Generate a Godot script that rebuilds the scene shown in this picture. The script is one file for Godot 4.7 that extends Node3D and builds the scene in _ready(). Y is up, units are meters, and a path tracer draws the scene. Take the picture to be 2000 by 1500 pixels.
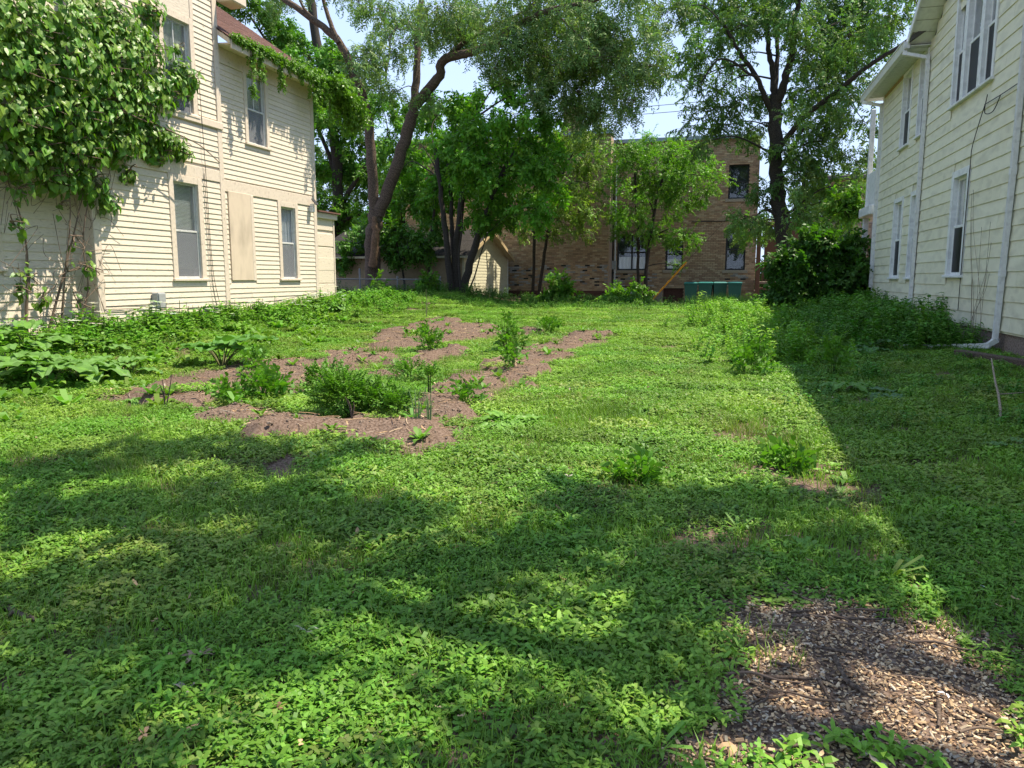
extends Node3D
# A vacant lot between two clapboard houses: weeds, bare garden beds, trees and a brick building behind.
# World axes: -z runs up the lot, x to the right, the ground near the camera is y = 0.

const XL := -9.6      # side wall of the peeling house
const XR := 3.9       # side wall of the pale yellow house
const SUN := Vector3(1.0, 2.37, -0.6)

var rng := RandomNumberGenerator.new()
var fn := FastNoiseLite.new()
var fine := FastNoiseLite.new()
var M := {}
var taken := {}
var soil_grid := PackedFloat32Array()
const GX0 := -9.5
const GZ0 := -23.0
const GNX := 110
const GNZ := 200

# ------------------------------------------------------------------ mesh builder
class MB:
	var v := PackedVector3Array()
	var n := PackedVector3Array()
	var c := PackedColorArray()
	var ix := PackedInt32Array()
	var col := Color(1, 1, 1)
	func tri(a: Vector3, b: Vector3, d: Vector3) -> void:
		var k := v.size()
		var nn := (b - a).cross(d - a).normalized()
		v.append(a); v.append(b); v.append(d)
		n.append(nn); n.append(nn); n.append(nn)
		c.append(col); c.append(col); c.append(col)
		ix.append(k); ix.append(k + 2); ix.append(k + 1)
	func quad(a: Vector3, b: Vector3, d: Vector3, e: Vector3) -> void:
		var k := v.size()
		var nn := (b - a).cross(d - a).normalized()
		for p in [a, b, d, e]:
			v.append(p); n.append(nn); c.append(col)
		for i in [0, 2, 1, 0, 3, 2]:
			ix.append(k + i)
	func box(p: Vector3, s: Vector3, b := Basis()) -> void:   # centre, size
		var x := b.x * s.x * 0.5
		var y := b.y * s.y * 0.5
		var z := b.z * s.z * 0.5
		quad(p + x - y + z, p + x - y - z, p + x + y - z, p + x + y + z)
		quad(p - x - y - z, p - x - y + z, p - x + y + z, p - x + y - z)
		quad(p - x + y + z, p + x + y + z, p + x + y - z, p - x + y - z)
		quad(p - x - y - z, p + x - y - z, p + x - y + z, p - x - y + z)
		quad(p - x - y + z, p + x - y + z, p + x + y + z, p - x + y + z)
		quad(p + x - y - z, p - x - y - z, p - x + y - z, p + x + y - z)
	func span(a: Vector3, b: Vector3) -> void:                # box between two corners
		box((a + b) * 0.5, (b - a).abs())
	func bevel(p: Vector3, s: Vector3, r: float) -> void:      # box with its four front edges chamfered on every side
		var h := s * 0.5
		for ax in 3:
			for sg in [-1.0, 1.0]:
				var u := (ax + 1) % 3
				var w := (ax + 2) % 3
				var q := []
				for t in [[-1, -1], [1, -1], [1, 1], [-1, 1]]:
					var o := Vector3()
					o[ax] = sg * h[ax]
					o[u] = t[0] * (h[u] - r)
					o[w] = t[1] * (h[w] - r)
					q.append(p + o)
				if sg > 0: quad(q[0], q[1], q[2], q[3])
				else: quad(q[3], q[2], q[1], q[0])
		for ax in 3:
			var u := (ax + 1) % 3
			var w := (ax + 2) % 3
			for t in [[-1, -1], [1, -1], [1, 1], [-1, 1]]:
				var a := Vector3(); var b := Vector3(); var d := Vector3(); var e := Vector3()
				a[ax] = -(h[ax] - r); b[ax] = h[ax] - r; d[ax] = h[ax] - r; e[ax] = -(h[ax] - r)
				a[u] = t[0] * h[u]; b[u] = t[0] * h[u]; d[u] = t[0] * (h[u] - r); e[u] = t[0] * (h[u] - r)
				a[w] = t[1] * (h[w] - r); b[w] = t[1] * (h[w] - r); d[w] = t[1] * h[w]; e[w] = t[1] * h[w]
				if t[0] * t[1] > 0: quad(p + a, p + b, p + d, p + e)
				else: quad(p + e, p + d, p + b, p + a)
	func tube(pts: Array, rad: Array, sides := 7, cap := true, rough := 0.0, rg: RandomNumberGenerator = null) -> void:
		var first := v.size()
		var up := Vector3(0.31, 0.17, 0.93)
		for i in pts.size():
			var d: Vector3 = pts[mini(i + 1, pts.size() - 1)] - pts[maxi(i - 1, 0)]
			d = d.normalized()
			var a := d.cross(up).normalized()
			var b := a.cross(d).normalized()
			up = b
			for j in sides:
				var t := TAU * j / sides
				var o := a * cos(t) + b * sin(t)
				var r: float = rad[mini(i, rad.size() - 1)]
				if rough > 0.0: r *= 1.0 + rg.randf_range(-rough, rough)
				v.append(pts[i] + o * r); n.append(o); c.append(col)
		for i in pts.size() - 1:
			for j in sides:
				var k := first + i * sides + j
				var l := first + i * sides + (j + 1) % sides
				for q in [k, l, l + sides, k, l + sides, k + sides]: ix.append(q)
		if cap:
			for e in [0, pts.size() - 1]:
				var k := v.size()
				for j in sides:
					v.append(v[first + e * sides + j]); n.append((pts[e] - pts[1 if e == 0 else e - 1]).normalized()); c.append(col)
				for j in sides - 2:
					for q in ([k, k + j + 2, k + j + 1] if e == 0 else [k, k + j + 1, k + j + 2]): ix.append(q)
	# a leaf of four faces: base point, direction, the way its upper side looks, length, width, how far it bends down
	func leaf(p: Vector3, d: Vector3, up: Vector3, l: float, w: float, bend := 0.2, at := 0.4) -> void:
		var s := d.cross(up).normalized() * w * 0.5
		var u := s.cross(d).normalized()
		var a := p + d * l * at * 0.5 + u * l * bend * 0.15
		var b := p + d * l * (at + 0.25) - u * l * bend * 0.2
		var t := p + d * l * 0.97 - u * l * bend
		tri(p, a + s * 0.85, a - s * 0.85)
		quad(a - s * 0.85, a + s * 0.85, b + s * 0.9, b - s * 0.9)
		tri(b - s * 0.9, b + s * 0.9, t)
	func blade(p: Vector3, d: Vector3, side: Vector3, l: float, w: float, lean: Vector3) -> void:
		var s := side * w * 0.5
		var m := p + d * l * 0.55 + lean * l * 0.16
		var t := p + d * l * 0.95 + lean * l * 0.55
		quad(p - s, p + s, m + s * 0.8, m - s * 0.8)
		tri(m - s * 0.8, m + s * 0.8, t)
	func done() -> ArrayMesh:
		var a := []
		a.resize(Mesh.ARRAY_MAX)
		a[Mesh.ARRAY_VERTEX] = v
		a[Mesh.ARRAY_NORMAL] = n
		a[Mesh.ARRAY_COLOR] = c
		a[Mesh.ARRAY_INDEX] = ix
		var m := ArrayMesh.new()
		m.add_surface_from_arrays(Mesh.PRIMITIVE_TRIANGLES, a)
		return m

# ------------------------------------------------------------------ nodes
func numbered(called: String) -> String:
	taken[called] = taken.get(called, -1) + 1
	return called if taken[called] == 0 else "%s_%03d" % [called, taken[called]]

func tag(o: Node, label := "", category := "", group := "", kind := "") -> Node:
	if label: o.set_meta("label", label)
	if category: o.set_meta("category", category)
	if group: o.set_meta("group", group)
	if kind: o.set_meta("kind", kind)
	return o

func thing(called: String, label: String, category: String, at := Vector3.ZERO, turn := 0.0, group := "") -> Node3D:
	var o := Node3D.new()
	o.name = numbered(called)
	add_child(o)
	o.position = at
	o.rotation.y = turn
	tag(o, label, category, group)
	return o

func part(parent: Node, called: String, mesh: Mesh, m: Material, kind := "") -> MeshInstance3D:
	var o := MeshInstance3D.new()
	o.name = called if parent != self else numbered(called)
	o.mesh = mesh
	o.material_override = m
	if kind: o.set_meta("kind", kind)
	parent.add_child(o, true)
	return o

func sub(parent: Node, called: String) -> Node3D:
	var o := Node3D.new()
	o.name = called
	parent.add_child(o, true)
	return o

func many(parent: Node, called: String, mesh: Mesh, m: Material, buf: PackedFloat32Array, kind := "stuff") -> MultiMeshInstance3D:
	var mm := MultiMesh.new()
	mm.transform_format = MultiMesh.TRANSFORM_3D
	mm.use_colors = true
	mm.mesh = mesh
	mm.instance_count = buf.size() / 16
	mm.buffer = buf
	var o := MultiMeshInstance3D.new()
	o.name = called if parent != self else numbered(called)
	o.multimesh = mm
	o.material_override = m
	o.set_meta("kind", kind)
	parent.add_child(o, true)
	return o

func put(buf: PackedFloat32Array, b: Basis, o: Vector3, c: Color) -> void:
	buf.append_array(PackedFloat32Array([b.x.x, b.y.x, b.z.x, o.x, b.x.y, b.y.y, b.z.y, o.y, b.x.z, b.y.z, b.z.z, o.z, c.r, c.g, c.b, 1.0]))

# ------------------------------------------------------------------ materials
func lin(r: float, g: float, b: float, a := 1.0) -> Color:
	var c := Color(r, g, b).linear_to_srgb()
	c.a = a
	return c

func noise_tex(sd: int, freq: float, ramp: Array, oct := 4, size := 512, kind := FastNoiseLite.TYPE_SIMPLEX_SMOOTH) -> NoiseTexture2D:
	var f := FastNoiseLite.new()
	f.seed = sd
	f.frequency = freq
	f.fractal_octaves = oct
	f.noise_type = kind
	var t := NoiseTexture2D.new()
	t.width = size
	t.height = size
	t.seamless = true
	t.noise = f
	var g := Gradient.new()
	var offs := PackedFloat32Array()
	var cols := PackedColorArray()
	for r in ramp:
		offs.append(r[0])
		cols.append(Color(r[1], r[2], r[3]) if r.size() > 2 else Color(r[1], r[1], r[1]))
	g.offsets = offs
	g.colors = cols
	t.color_ramp = g
	return t

func mat(called: String, c: Color, rough := 0.8, tex: Texture2D = null, scale := Vector3.ONE, vcol := false, bump: Texture2D = null, bump_cm := 0.3) -> StandardMaterial3D:
	var m := StandardMaterial3D.new()
	m.resource_name = called
	m.albedo_color = c
	m.roughness = rough
	m.metallic_specular = 0.4
	m.vertex_color_use_as_albedo = vcol
	m.cull_mode = BaseMaterial3D.CULL_DISABLED
	if tex or bump:
		m.uv1_triplanar = true
		m.uv1_world_triplanar = true
		m.uv1_scale = scale
	if tex: m.albedo_texture = tex
	if bump:
		m.heightmap_enabled = true
		m.heightmap_texture = bump
		m.heightmap_scale = bump_cm
	M[called] = m
	return m

func leaf_mat(called: String, back: Color, rough := 0.55, spec := 0.35) -> StandardMaterial3D:
	var m := mat(called, Color(1, 1, 1), rough, null, Vector3.ONE, true)
	m.metallic_specular = spec
	m.backlight_enabled = true
	m.backlight = back
	return m

# ------------------------------------------------------------------ terrain
func ss(a: float, b: float, x: float) -> float:
	var t := clampf((x - a) / (b - a), 0.0, 1.0)
	return t * t * (3.0 - 2.0 * t)

func base_y(x: float, z: float) -> float:
	return 0.3 * ss(8.0, 24.0, -z) - 0.3 * ss(26.0, 33.0, -z) + 0.33 * ss(6.3, 9.5, -x) * ss(3.0, 8.0, -z) + 0.12 * ss(1.5, 3.9, x)

func soil(x: float, z: float) -> float:
	x += fn.get_noise_2d(x * 9.0, z * 9.0) * 0.45
	z += fn.get_noise_2d(x * 9.0 + 300.0, z * 9.0) * 0.45
	var i := int((x - GX0) * 10.0)
	var j := int((z - GZ0) * 10.0)
	if i < 0 or j < 0 or i >= GNX or j >= GNZ: return 0.0
	return soil_grid[j * GNX + i]

func gy(x: float, z: float) -> float:
	var s := 0.0
	if x > GX0 and x < 1.5 and z > GZ0 and z < -3.0:
		s = soil(x, z)
	return base_y(x, z) + 0.035 * fn.get_noise_2d(x * 2.2, z * 2.2) + ss(0.5, 1.0, s) * (0.075 + 0.075 * fine.get_noise_2d(x * 3.0, z * 3.0)) + 0.012 * fine.get_noise_2d(x * 14.0, z * 14.0)

func chips(x: float, z: float) -> float:      # how much of the ground is bare wood chip near the street
	var p := Vector2(x, z)
	var d := 9.0
	for q in CHIPS:
		d = minf(d, p.distance_to(Vector2(q[0], q[1])) / q[2])
	return 1.0 - ss(0.75, 1.15, d + 0.5 * fn.get_noise_2d(x * 16.0, z * 16.0))

# ------------------------------------------------------------------ timber houses
func minus(spans: Array, a: float, b: float) -> Array:
	var out := []
	for s in spans:
		if b <= s[0] or a >= s[1]:
			out.append(s)
			continue
		if a > s[0]: out.append([s[0], a])
		if b < s[1]: out.append([b, s[1]])
	return out

# the bare wall behind the boards: boxes round the openings, outer face at x = 0, looking to +x, along z
func wall_core(a: float, b: float, y0: float, y1: float, holes: Array, thick := 0.16) -> ArrayMesh:
	var m := MB.new()
	var ys := [y0, y1]
	for h in holes:
		for y in [h[2], h[3]]:
			if y > y0 and y < y1 and not ys.has(y): ys.append(y)
	ys.sort()
	for i in ys.size() - 1:
		var spans := [[a, b]]
		for h in holes:
			if h[2] < ys[i + 1] - 0.001 and h[3] > ys[i] + 0.001: spans = minus(spans, h[0], h[1])
		for s in spans:
			m.span(Vector3(-thick - 0.005, ys[i], s[0]), Vector3(-0.005, ys[i + 1], s[1]))
	return m.done()

func board_mesh(h: float, t: float) -> ArrayMesh:
	var m := MB.new()
	var o := h * 1.1
	var r := t * 0.2
	# face, rounded lower lip, underside, ends
	m.quad(Vector3(t, r, 0.5), Vector3(t, r, -0.5), Vector3(0.003, o, -0.5), Vector3(0.003, o, 0.5))
	m.quad(Vector3(t - r, 0, 0.5), Vector3(t - r, 0, -0.5), Vector3(t, r, -0.5), Vector3(t, r, 0.5))
	m.quad(Vector3(0, 0, 0.5), Vector3(0, 0, -0.5), Vector3(t - r, 0, -0.5), Vector3(t - r, 0, 0.5))
	for e in [0.5, -0.5]:
		var q := [Vector3(0, 0, e), Vector3(t - r, 0, e), Vector3(t, r, e), Vector3(0.003, o, e)]
		if e < 0: q.reverse()
		m.tri(q[0], q[1], q[2])
		m.tri(q[0], q[2], q[3])
	return m.done()

func siding(p: Node, a: float, b: float, y0: float, y1: float, h: float, t: float, holes: Array, mats: Array, longest: float, uneven: float, gable := [], x0 := 0.0) -> void:
	var mesh := board_mesh(h, t)
	var y := y0
	while y < y1 - 0.02:
		var spans := [[a, b]]
		if gable.size():
			var rise: float = maxf(0.0, y + h * 0.5 - gable[0]) * gable[1]
			spans = [[a + rise, b - rise]]
		if spans[0][1] - spans[0][0] < 0.06:
			y += h
			continue
		for o in holes:
			if y + h > o[2] + 0.01 and y < o[3] - 0.01: spans = minus(spans, o[0], o[1])
		for s in spans:
			var at: float = s[0]
			while at < s[1] - 0.02:
				var to: float = minf(s[1], at + longest * rng.randf_range(0.55, 1.0))
				if s[1] - to < 0.4: to = s[1]
				var o := part(p, "board", mesh, mats[rng.randi() % mats.size()])
				o.position = Vector3(x0 + rng.randf_range(0, uneven * 0.4), y + rng.randf_range(-uneven, uneven), (at + to) * 0.5)
				o.scale = Vector3(1, 1, to - at - 0.003)
				o.rotation.x = rng.randf_range(-uneven, uneven) * 0.6 / maxf(0.4, to - at)
				at = to
		y += h

# a double-hung window in a wall that looks to +x: z0..z1, y0..y1 are the outer edges of its casing
func window(p: Node, z0: float, z1: float, y0: float, y1: float, tw: float, k: Dictionary) -> void:
	var w := sub(p, "window")
	var pr: float = k.get("proud", 0.03)
	var m := MB.new()
	m.bevel(Vector3(pr * 0.5 - 0.01, (y0 + y1) * 0.5, z0 + tw * 0.5), Vector3(pr + 0.02, y1 - y0, tw), 0.004)
	m.bevel(Vector3(pr * 0.5 - 0.01, (y0 + y1) * 0.5, z1 - tw * 0.5), Vector3(pr + 0.02, y1 - y0, tw), 0.004)
	m.bevel(Vector3(pr * 0.5 - 0.012, y1 - tw * 0.5, (z0 + z1) * 0.5), Vector3(pr + 0.02, tw, z1 - z0 - tw * 2), 0.004)
	part(w, "casing", m.done(), k.trim)
	m = MB.new()
	m.bevel(Vector3(pr * 0.8, y0 + 0.02, (z0 + z1) * 0.5), Vector3(pr * 2.4, 0.045, z1 - z0 + 0.05), 0.006)
	part(w, "sill", m.done(), k.trim)
	var a := z0 + tw
	var b := z1 - tw
	var c := y0 + 0.043
	var d := y1 - tw
	var mid := lerpf(c, d, k.get("mid", 0.49))
	# jamb lining
	m = MB.new()
	m.span(Vector3(-0.17, c, a - 0.02), Vector3(-0.003, d, a + 0.006))
	m.span(Vector3(-0.17, c, b - 0.006), Vector3(-0.003, d, b + 0.02))
	m.span(Vector3(-0.17, d - 0.006, a), Vector3(-0.004, d + 0.02, b))
	m.span(Vector3(-0.17, c - 0.02, a), Vector3(-0.004, c + 0.004, b))
	part(w, "jamb", m.done(), k.frame)
	var f: float = k.get("bar", 0.035)
	for half in 2:
		var lo := c if half == 0 else mid - f * 0.5
		var hi := mid + f * 0.5 if half == 0 else d
		var x: float = -0.035 if half == 0 else -0.062
		m = MB.new()
		m.bevel(Vector3(x, (lo + hi) * 0.5, a + f * 0.5 + 0.004), Vector3(0.024, hi - lo, f), 0.003)
		m.bevel(Vector3(x, (lo + hi) * 0.5, b - f * 0.5 - 0.004), Vector3(0.024, hi - lo, f), 0.003)
		for y in [lo + f * 0.5 + 0.002, hi - f * 0.5 - 0.002]:
			m.bevel(Vector3(x - 0.001, y, (a + b) * 0.5), Vector3(0.024, f, b - a - f * 2 - 0.008), 0.003)
		if half == 1 and k.get("split", false):
			m.bevel(Vector3(x, (lo + hi) * 0.5, (a + b) * 0.5), Vector3(0.02, hi - lo - f * 2, 0.022), 0.003)
		part(w, "sash", m.done(), k.get("sash", k.frame))
		m = MB.new()
		m.span(Vector3(x - 0.002, lo + f, a + f), Vector3(x + 0.002, hi - f, b - f))
		part(w, "pane", m.done(), k.get("lower", M.glass) if half == 0 else M.glass)
	if k.has("blind"):
		m = MB.new()
		var y: float = d - 0.02
		var stop: float = lerpf(c, d, k.get("drop", 0.1))
		while y > stop:
			m.box(Vector3(-0.115, y, (a + b) * 0.5), Vector3(0.022, 0.0025, b - a - 0.05), Basis(Vector3(0, 0, 1), 0.75))
			y -= 0.024
		m.box(Vector3(-0.115, d - 0.012, (a + b) * 0.5), Vector3(0.03, 0.03, b - a - 0.03))
		part(w, "blind", m.done(), k.blind, "stuff")
	if k.has("curtain"):
		m = MB.new()
		var n := 26
		var lo2: float = lerpf(c, d, k.get("drop", 0.0))
		for i in n:
			var za := lerpf(a + 0.01, b - 0.01, float(i) / n)
			var zb := lerpf(a + 0.01, b - 0.01, float(i + 1) / n)
			var xa := -0.12 + 0.018 * sin(i * 1.7) + 0.01 * sin(i * 0.6)
			var xb := -0.12 + 0.018 * sin((i + 1) * 1.7) + 0.01 * sin((i + 1) * 0.6)
			m.quad(Vector3(xa, lo2, zb if false else za), Vector3(xb, lo2, zb), Vector3(xb, d, zb), Vector3(xa, d, za))
		part(w, "curtain", m.done(), k.curtain)

func bev(p: Node, called: String, a: Vector3, b: Vector3, m: Material, r := 0.006) -> MeshInstance3D:
	var q := MB.new()
	q.bevel((a + b) * 0.5, (b - a).abs(), r)
	return part(p, called, q.done(), m)

func slab(p: Node, called: String, pts: Array, down: Vector3, m: Material) -> MeshInstance3D:   # four corners of a top face and a thickness
	var q := MB.new()
	var lo := []
	for v in pts: lo.append(v + down)
	q.quad(pts[0], pts[1], pts[2], pts[3])
	q.quad(lo[3], lo[2], lo[1], lo[0])
	for i in 4: q.quad(pts[(i + 1) % 4], pts[i], lo[i], lo[(i + 1) % 4])
	return part(p, called, q.done(), m)

# courses of shingle tabs on a slope: corner, the way along the eave, the way up the slope
func shingles(o: Vector3, along: Vector3, up: Vector3, la: float, lu: float, row: float, tab: float) -> ArrayMesh:
	var m := MB.new()
	var nrm := along.cross(up).normalized()
	if nrm.y < 0: nrm = -nrm
	var i := 0
	while i * row < lu:
		var u0 := i * row
		var u1 := minf(lu, u0 + row * 1.25)
		var s := -rng.randf() * tab
		while s < la:
			var a := clampf(s + 0.004, 0, la)
			var b := clampf(s + tab - 0.004, 0, la)
			if b - a > 0.02:
				var g := rng.randf_range(0.72, 1.12)
				m.col = Color(g, g * rng.randf_range(0.96, 1.0), g * rng.randf_range(0.93, 1.0))
				var lift := 0.008 + rng.randf() * 0.003
				var p := o + nrm * lift
				m.quad(p + along * a + up * u0, p + along * b + up * u0, o + nrm * 0.002 + along * b + up * u1, o + nrm * 0.002 + along * a + up * u1)
				m.quad(o + along * a + up * u0 - nrm * 0.001, o + along * b + up * u0 - nrm * 0.001, p + along * b + up * u0, p + along * a + up * u0)
			s += tab
		i += 1
	return m.done()

func left_house() -> void:
	var h := thing("peeling_house", "two storey cream clapboard house with peeling paint and a brown shingle roof", "house", Vector3(XL, 0, 0))
	var kw := {"trim": M.cream_trim, "frame": M.storm, "sash": M.storm, "blind": M.blind, "mid": 0.5, "lower": M.screen}
	var cream := [M.cream0, M.cream1, M.cream2, M.cream0]
	# front wing, 8 cm proud of the rest
	var a := sub(h, "front_wing_wall")
	var ha := [[-12.66, -11.78, 1.19, 3.07], [-12.66, -11.76, 4.2, 5.92]]
	var la := [[-12.66, -11.78, 1.19, 3.07], [-13.36, -10.0, 3.09, 3.31], [-12.66, -11.76, 4.2, 8.3], [-13.36, -10.0, 4.1, 4.24], [-13.37, -13.24, 0, 9], [-10.13, -9.9, 0, 9]]
	part(a, "sheathing", wall_core(-13.36, -10.0, 0.3, 8.3, ha), M.cream0)
	siding(a, -13.24, -10.13, 0.48, 8.3, 0.0995, 0.017, la, cream, 3.4, 0.0035)
	bev(a, "corner_board", Vector3(-0.05, 0.4, -13.38), Vector3(0.024, 4.1, -13.24), M.cream_trim)
	bev(a, "corner_board", Vector3(-0.05, 4.24, -13.385), Vector3(0.034, 8.3, -13.245), M.cream_trim)
	bev(a, "corner_board", Vector3(-0.28, 0.4, -10.13), Vector3(0.024, 8.3, -9.985), M.cream_trim)
	bev(a, "belt_board", Vector3(-0.02, 3.09, -13.24), Vector3(0.022, 3.31, -10.13), M.cream_trim)
	bev(a, "belt_board", Vector3(-0.02, 4.1, -13.4), Vector3(0.05, 4.24, -10.0), M.cream_trim, 0.012)
	bev(a, "apron_panel", Vector3(-0.02, 5.94, -12.6), Vector3(0.016, 6.7, -11.82), M.cream1)
	bev(a, "apron_panel", Vector3(-0.02, 5.94, -12.7), Vector3(0.026, 8.3, -12.6), M.cream_trim)
	bev(a, "apron_panel", Vector3(-0.02, 5.94, -11.82), Vector3(0.026, 8.3, -11.72), M.cream_trim)
	window(a, -12.68, -11.76, 1.18, 3.09, 0.125, kw)
	var ku := kw.duplicate()
	ku.split = true
	window(a, -12.68, -11.74, 4.18, 5.94, 0.12, ku)
	# rear wing
	var b := sub(h, "rear_wing_wall")
	b.position.x = -0.08
	var hb := [[-16.18, -15.38, 1.18, 2.94], [-15.14, -14.3, 4.0, 5.55]]
	var lb := [[-16.18, -15.38, 1.18, 2.94], [-15.14, -14.3, 4.0, 5.55], [-14.44, -13.56, 1.17, 2.97], [-17.06, -13.3, 2.95, 3.18], [-17.06, -13.3, 5.42, 6]]
	part(b, "sheathing", wall_core(-17.05, -13.2, 0.35, 5.75, hb), M.cream0)
	siding(b, -16.94, -13.43, 0.62, 5.42, 0.0995, 0.017, lb, cream, 3.0, 0.0035)
	bev(b, "corner_board", Vector3(-0.06, 0.5, -17.08), Vector3(0.024, 5.42, -16.94), M.cream_trim)
	bev(b, "corner_board", Vector3(-0.02, 3.75, -13.43), Vector3(0.03, 5.42, -13.36), M.cream_trim)
	bev(b, "corner_board", Vector3(-0.02, 0.5, -13.45), Vector3(0.024, 2.95, -13.36), M.cream_trim)
	bev(b, "belt_board", Vector3(-0.02, 2.95, -17.07), Vector3(0.022, 3.18, -13.36), M.cream_trim)
	bev(b, "frieze_board", Vector3(-0.02, 5.42, -17.07), Vector3(0.024, 5.72, -13.36), M.cream_trim)
	tag(bev(b, "boarded_window", Vector3(-0.02, 1.18, -14.33), Vector3(0.03, 2.97, -13.58), M.ply), "tan plywood sheet covering a ground floor window")
	bev(b, "boarded_window_casing", Vector3(-0.02, 1.17, -14.44), Vector3(0.026, 2.96, -14.335), M.cream_trim)
	bev(b, "sill_beam", Vector3(-0.03, 0.5, -17.0), Vector3(0.03, 0.63, -13.45), M.cream2, 0.02)
	var kb := kw.duplicate()
	kb.erase("blind")
	kb.curtain = M.curtain
	window(b, -16.2, -15.36, 1.17, 2.95, 0.12, kb)
	window(b, -15.16, -14.28, 3.99, 5.56, 0.105, ku)
	# front part behind the vine
	var c := sub(h, "vine_side_wall")
	c.position.x = -0.26
	var hc := [[-8.58, -7.72, 1.35, 3.05]]
	part(c, "sheathing", wall_core(-10.1, -4.0, 0.3, 8.3, hc), M.cream0)
	siding(c, -10.0, -4.0, 0.42, 8.3, 0.12, 0.017, hc, cream, 4.2, 0.003)
	window(c, -8.6, -7.7, 1.33, 3.07, 0.12, kw)
	# closing walls, foundation, floors
	var m := MB.new()
	m.span(Vector3(-7.4, 0.3, -17.0), Vector3(-7.25, 8.3, -4.0))
	m.span(Vector3(-7.24, 0.3, -4.16), Vector3(-0.43, 8.29, -4.01))
	m.span(Vector3(-7.24, 0.3, -17.03), Vector3(-0.25, 5.74, -16.87))
	m.span(Vector3(-7.24, 3.0, -16.86), Vector3(-0.45, 3.12, -4.2))
	m.span(Vector3(-7.24, 0.3, -13.3), Vector3(-0.25, 8.29, -13.17))
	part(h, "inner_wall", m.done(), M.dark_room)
	m = MB.new()
	m.span(Vector3(-7.3, -0.3, -16.98), Vector3(-0.12, 0.6, -13.4))
	m.span(Vector3(-7.3, -0.3, -13.39), Vector3(-0.03, 0.46, -10.05))
	m.span(Vector3(-7.3, -0.3, -10.04), Vector3(-0.3, 0.4, -4.1))
	part(h, "foundation", m.done(), M.stone)
	# roof of the rear wing
	var r := sub(h, "roof")
	var e := Vector3(0.3, 5.8, -17.4)
	var up := Vector3(-1, 0.68, 0).normalized()
	slab(r, "roof_deck", [e, e + Vector3(0, 0, 4.05), e + Vector3(0, 0, 4.05) + up * 4.6, e + up * 4.6], Vector3(0, -0.1, 0), M.cream_trim)
	slab(r, "roof_deck", [e + up * 4.6, e + Vector3(0, 0, 4.05) + up * 4.6, Vector3(-7.6, 5.8, -13.35), Vector3(-7.6, 5.8, -17.4)], Vector3(0, -0.1, 0), M.cream_trim)
	part(r, "shingles", shingles(e + Vector3(0.02, 0.015, -0.02), Vector3(0, 0, 1), up, 4.1, 4.6, 0.13, 0.28), M.shingle_brown, "stuff")
	slab(r, "soffit", [Vector3(0.28, 5.73, -17.35), Vector3(0.28, 5.73, -13.4), Vector3(-0.08, 5.75, -13.4), Vector3(-0.08, 5.75, -17.35)], Vector3(0, -0.03, 0), M.cream_trim)
	bev(r, "fascia", Vector3(0.29, 5.62, -17.4), Vector3(0.32, 5.79, -13.4), M.cream_trim)
	# roof of the front wing, mostly above the picture
	slab(r, "front_roof_deck", [Vector3(0.55, 8.1, -13.85), Vector3(0.55, 8.1, -3.6), Vector3(-3.7, 11.0, -3.6), Vector3(-3.7, 11.0, -13.85)], Vector3(0, -0.12, 0), M.shingle_brown)
	slab(r, "front_roof_deck", [Vector3(-3.7, 11.0, -13.85), Vector3(-3.7, 11.0, -3.6), Vector3(-7.8, 8.1, -3.6), Vector3(-7.8, 8.1, -13.85)], Vector3(0, -0.12, 0), M.shingle_brown)
	bev(r, "eave_return", Vector3(0.0, 6.5, -13.9), Vector3(0.36, 6.66, -13.42), M.cream_trim, 0.02)
	# the small rear entry
	var s := sub(h, "rear_entry")
	m = MB.new()
	m.span(Vector3(-2.2, 0.2, -18.0), Vector3(-0.16, 2.72, -17.1))
	part(s, "entry_wall", m.done(), M.cream0)
	for i in 7:
		var q := bev(s, "board", Vector3(-0.16, 0.42 + i * 0.33, -18.0), Vector3(-0.135 + 0.004 * (i % 2), 0.74 + i * 0.33, -17.1), M.cream2, 0.008)
		q.rotation.x = rng.randf_range(-0.004, 0.004)
	bev(s, "corner_board", Vector3(-0.2, 0.3, -18.06), Vector3(-0.12, 2.74, -18.0), M.cream_trim)
	bev(s, "entry_fascia", Vector3(-2.2, 2.7, -18.12), Vector3(-0.06, 2.84, -17.09), M.cream_trim)
	slab(s, "entry_roof", [Vector3(0.0, 2.88, -18.2), Vector3(0.0, 2.88, -17.1), Vector3(-2.3, 3.1, -17.1), Vector3(-2.3, 3.1, -18.2)], Vector3(0, -0.035, 0), M.shingle_brown)
	# cables that run along the wall
	var cables := [[Vector3(0.05, 0.78, -10.1), Vector3(0.04, 0.74, -11.1), Vector3(0.05, 0.66, -12.3), Vector3(0.05, 0.74, -13.3), Vector3(0.0, 0.72, -15.0), Vector3(-0.02, 0.9, -16.9)], [Vector3(0.05, 0.73, -10.1), Vector3(0.05, 0.7, -11.2), Vector3(0.05, 0.58, -12.2), Vector3(0.05, 0.7, -13.2)], [Vector3(0.05, 5.0, -12.72), Vector3(0.06, 3.3, -12.76), Vector3(0.05, 1.4, -12.83), Vector3(0.06, 0.62, -13.02)], [Vector3(0.04, 3.2, -12.74), Vector3(0.05, 1.2, -12.8), Vector3(0.05, 0.55, -12.95)]]
	for q in cables:
		m = MB.new()
		m.tube(smooth(q, 6), [0.0055], 5)
		part(h, "cable", m.done(), M.cable)

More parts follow.
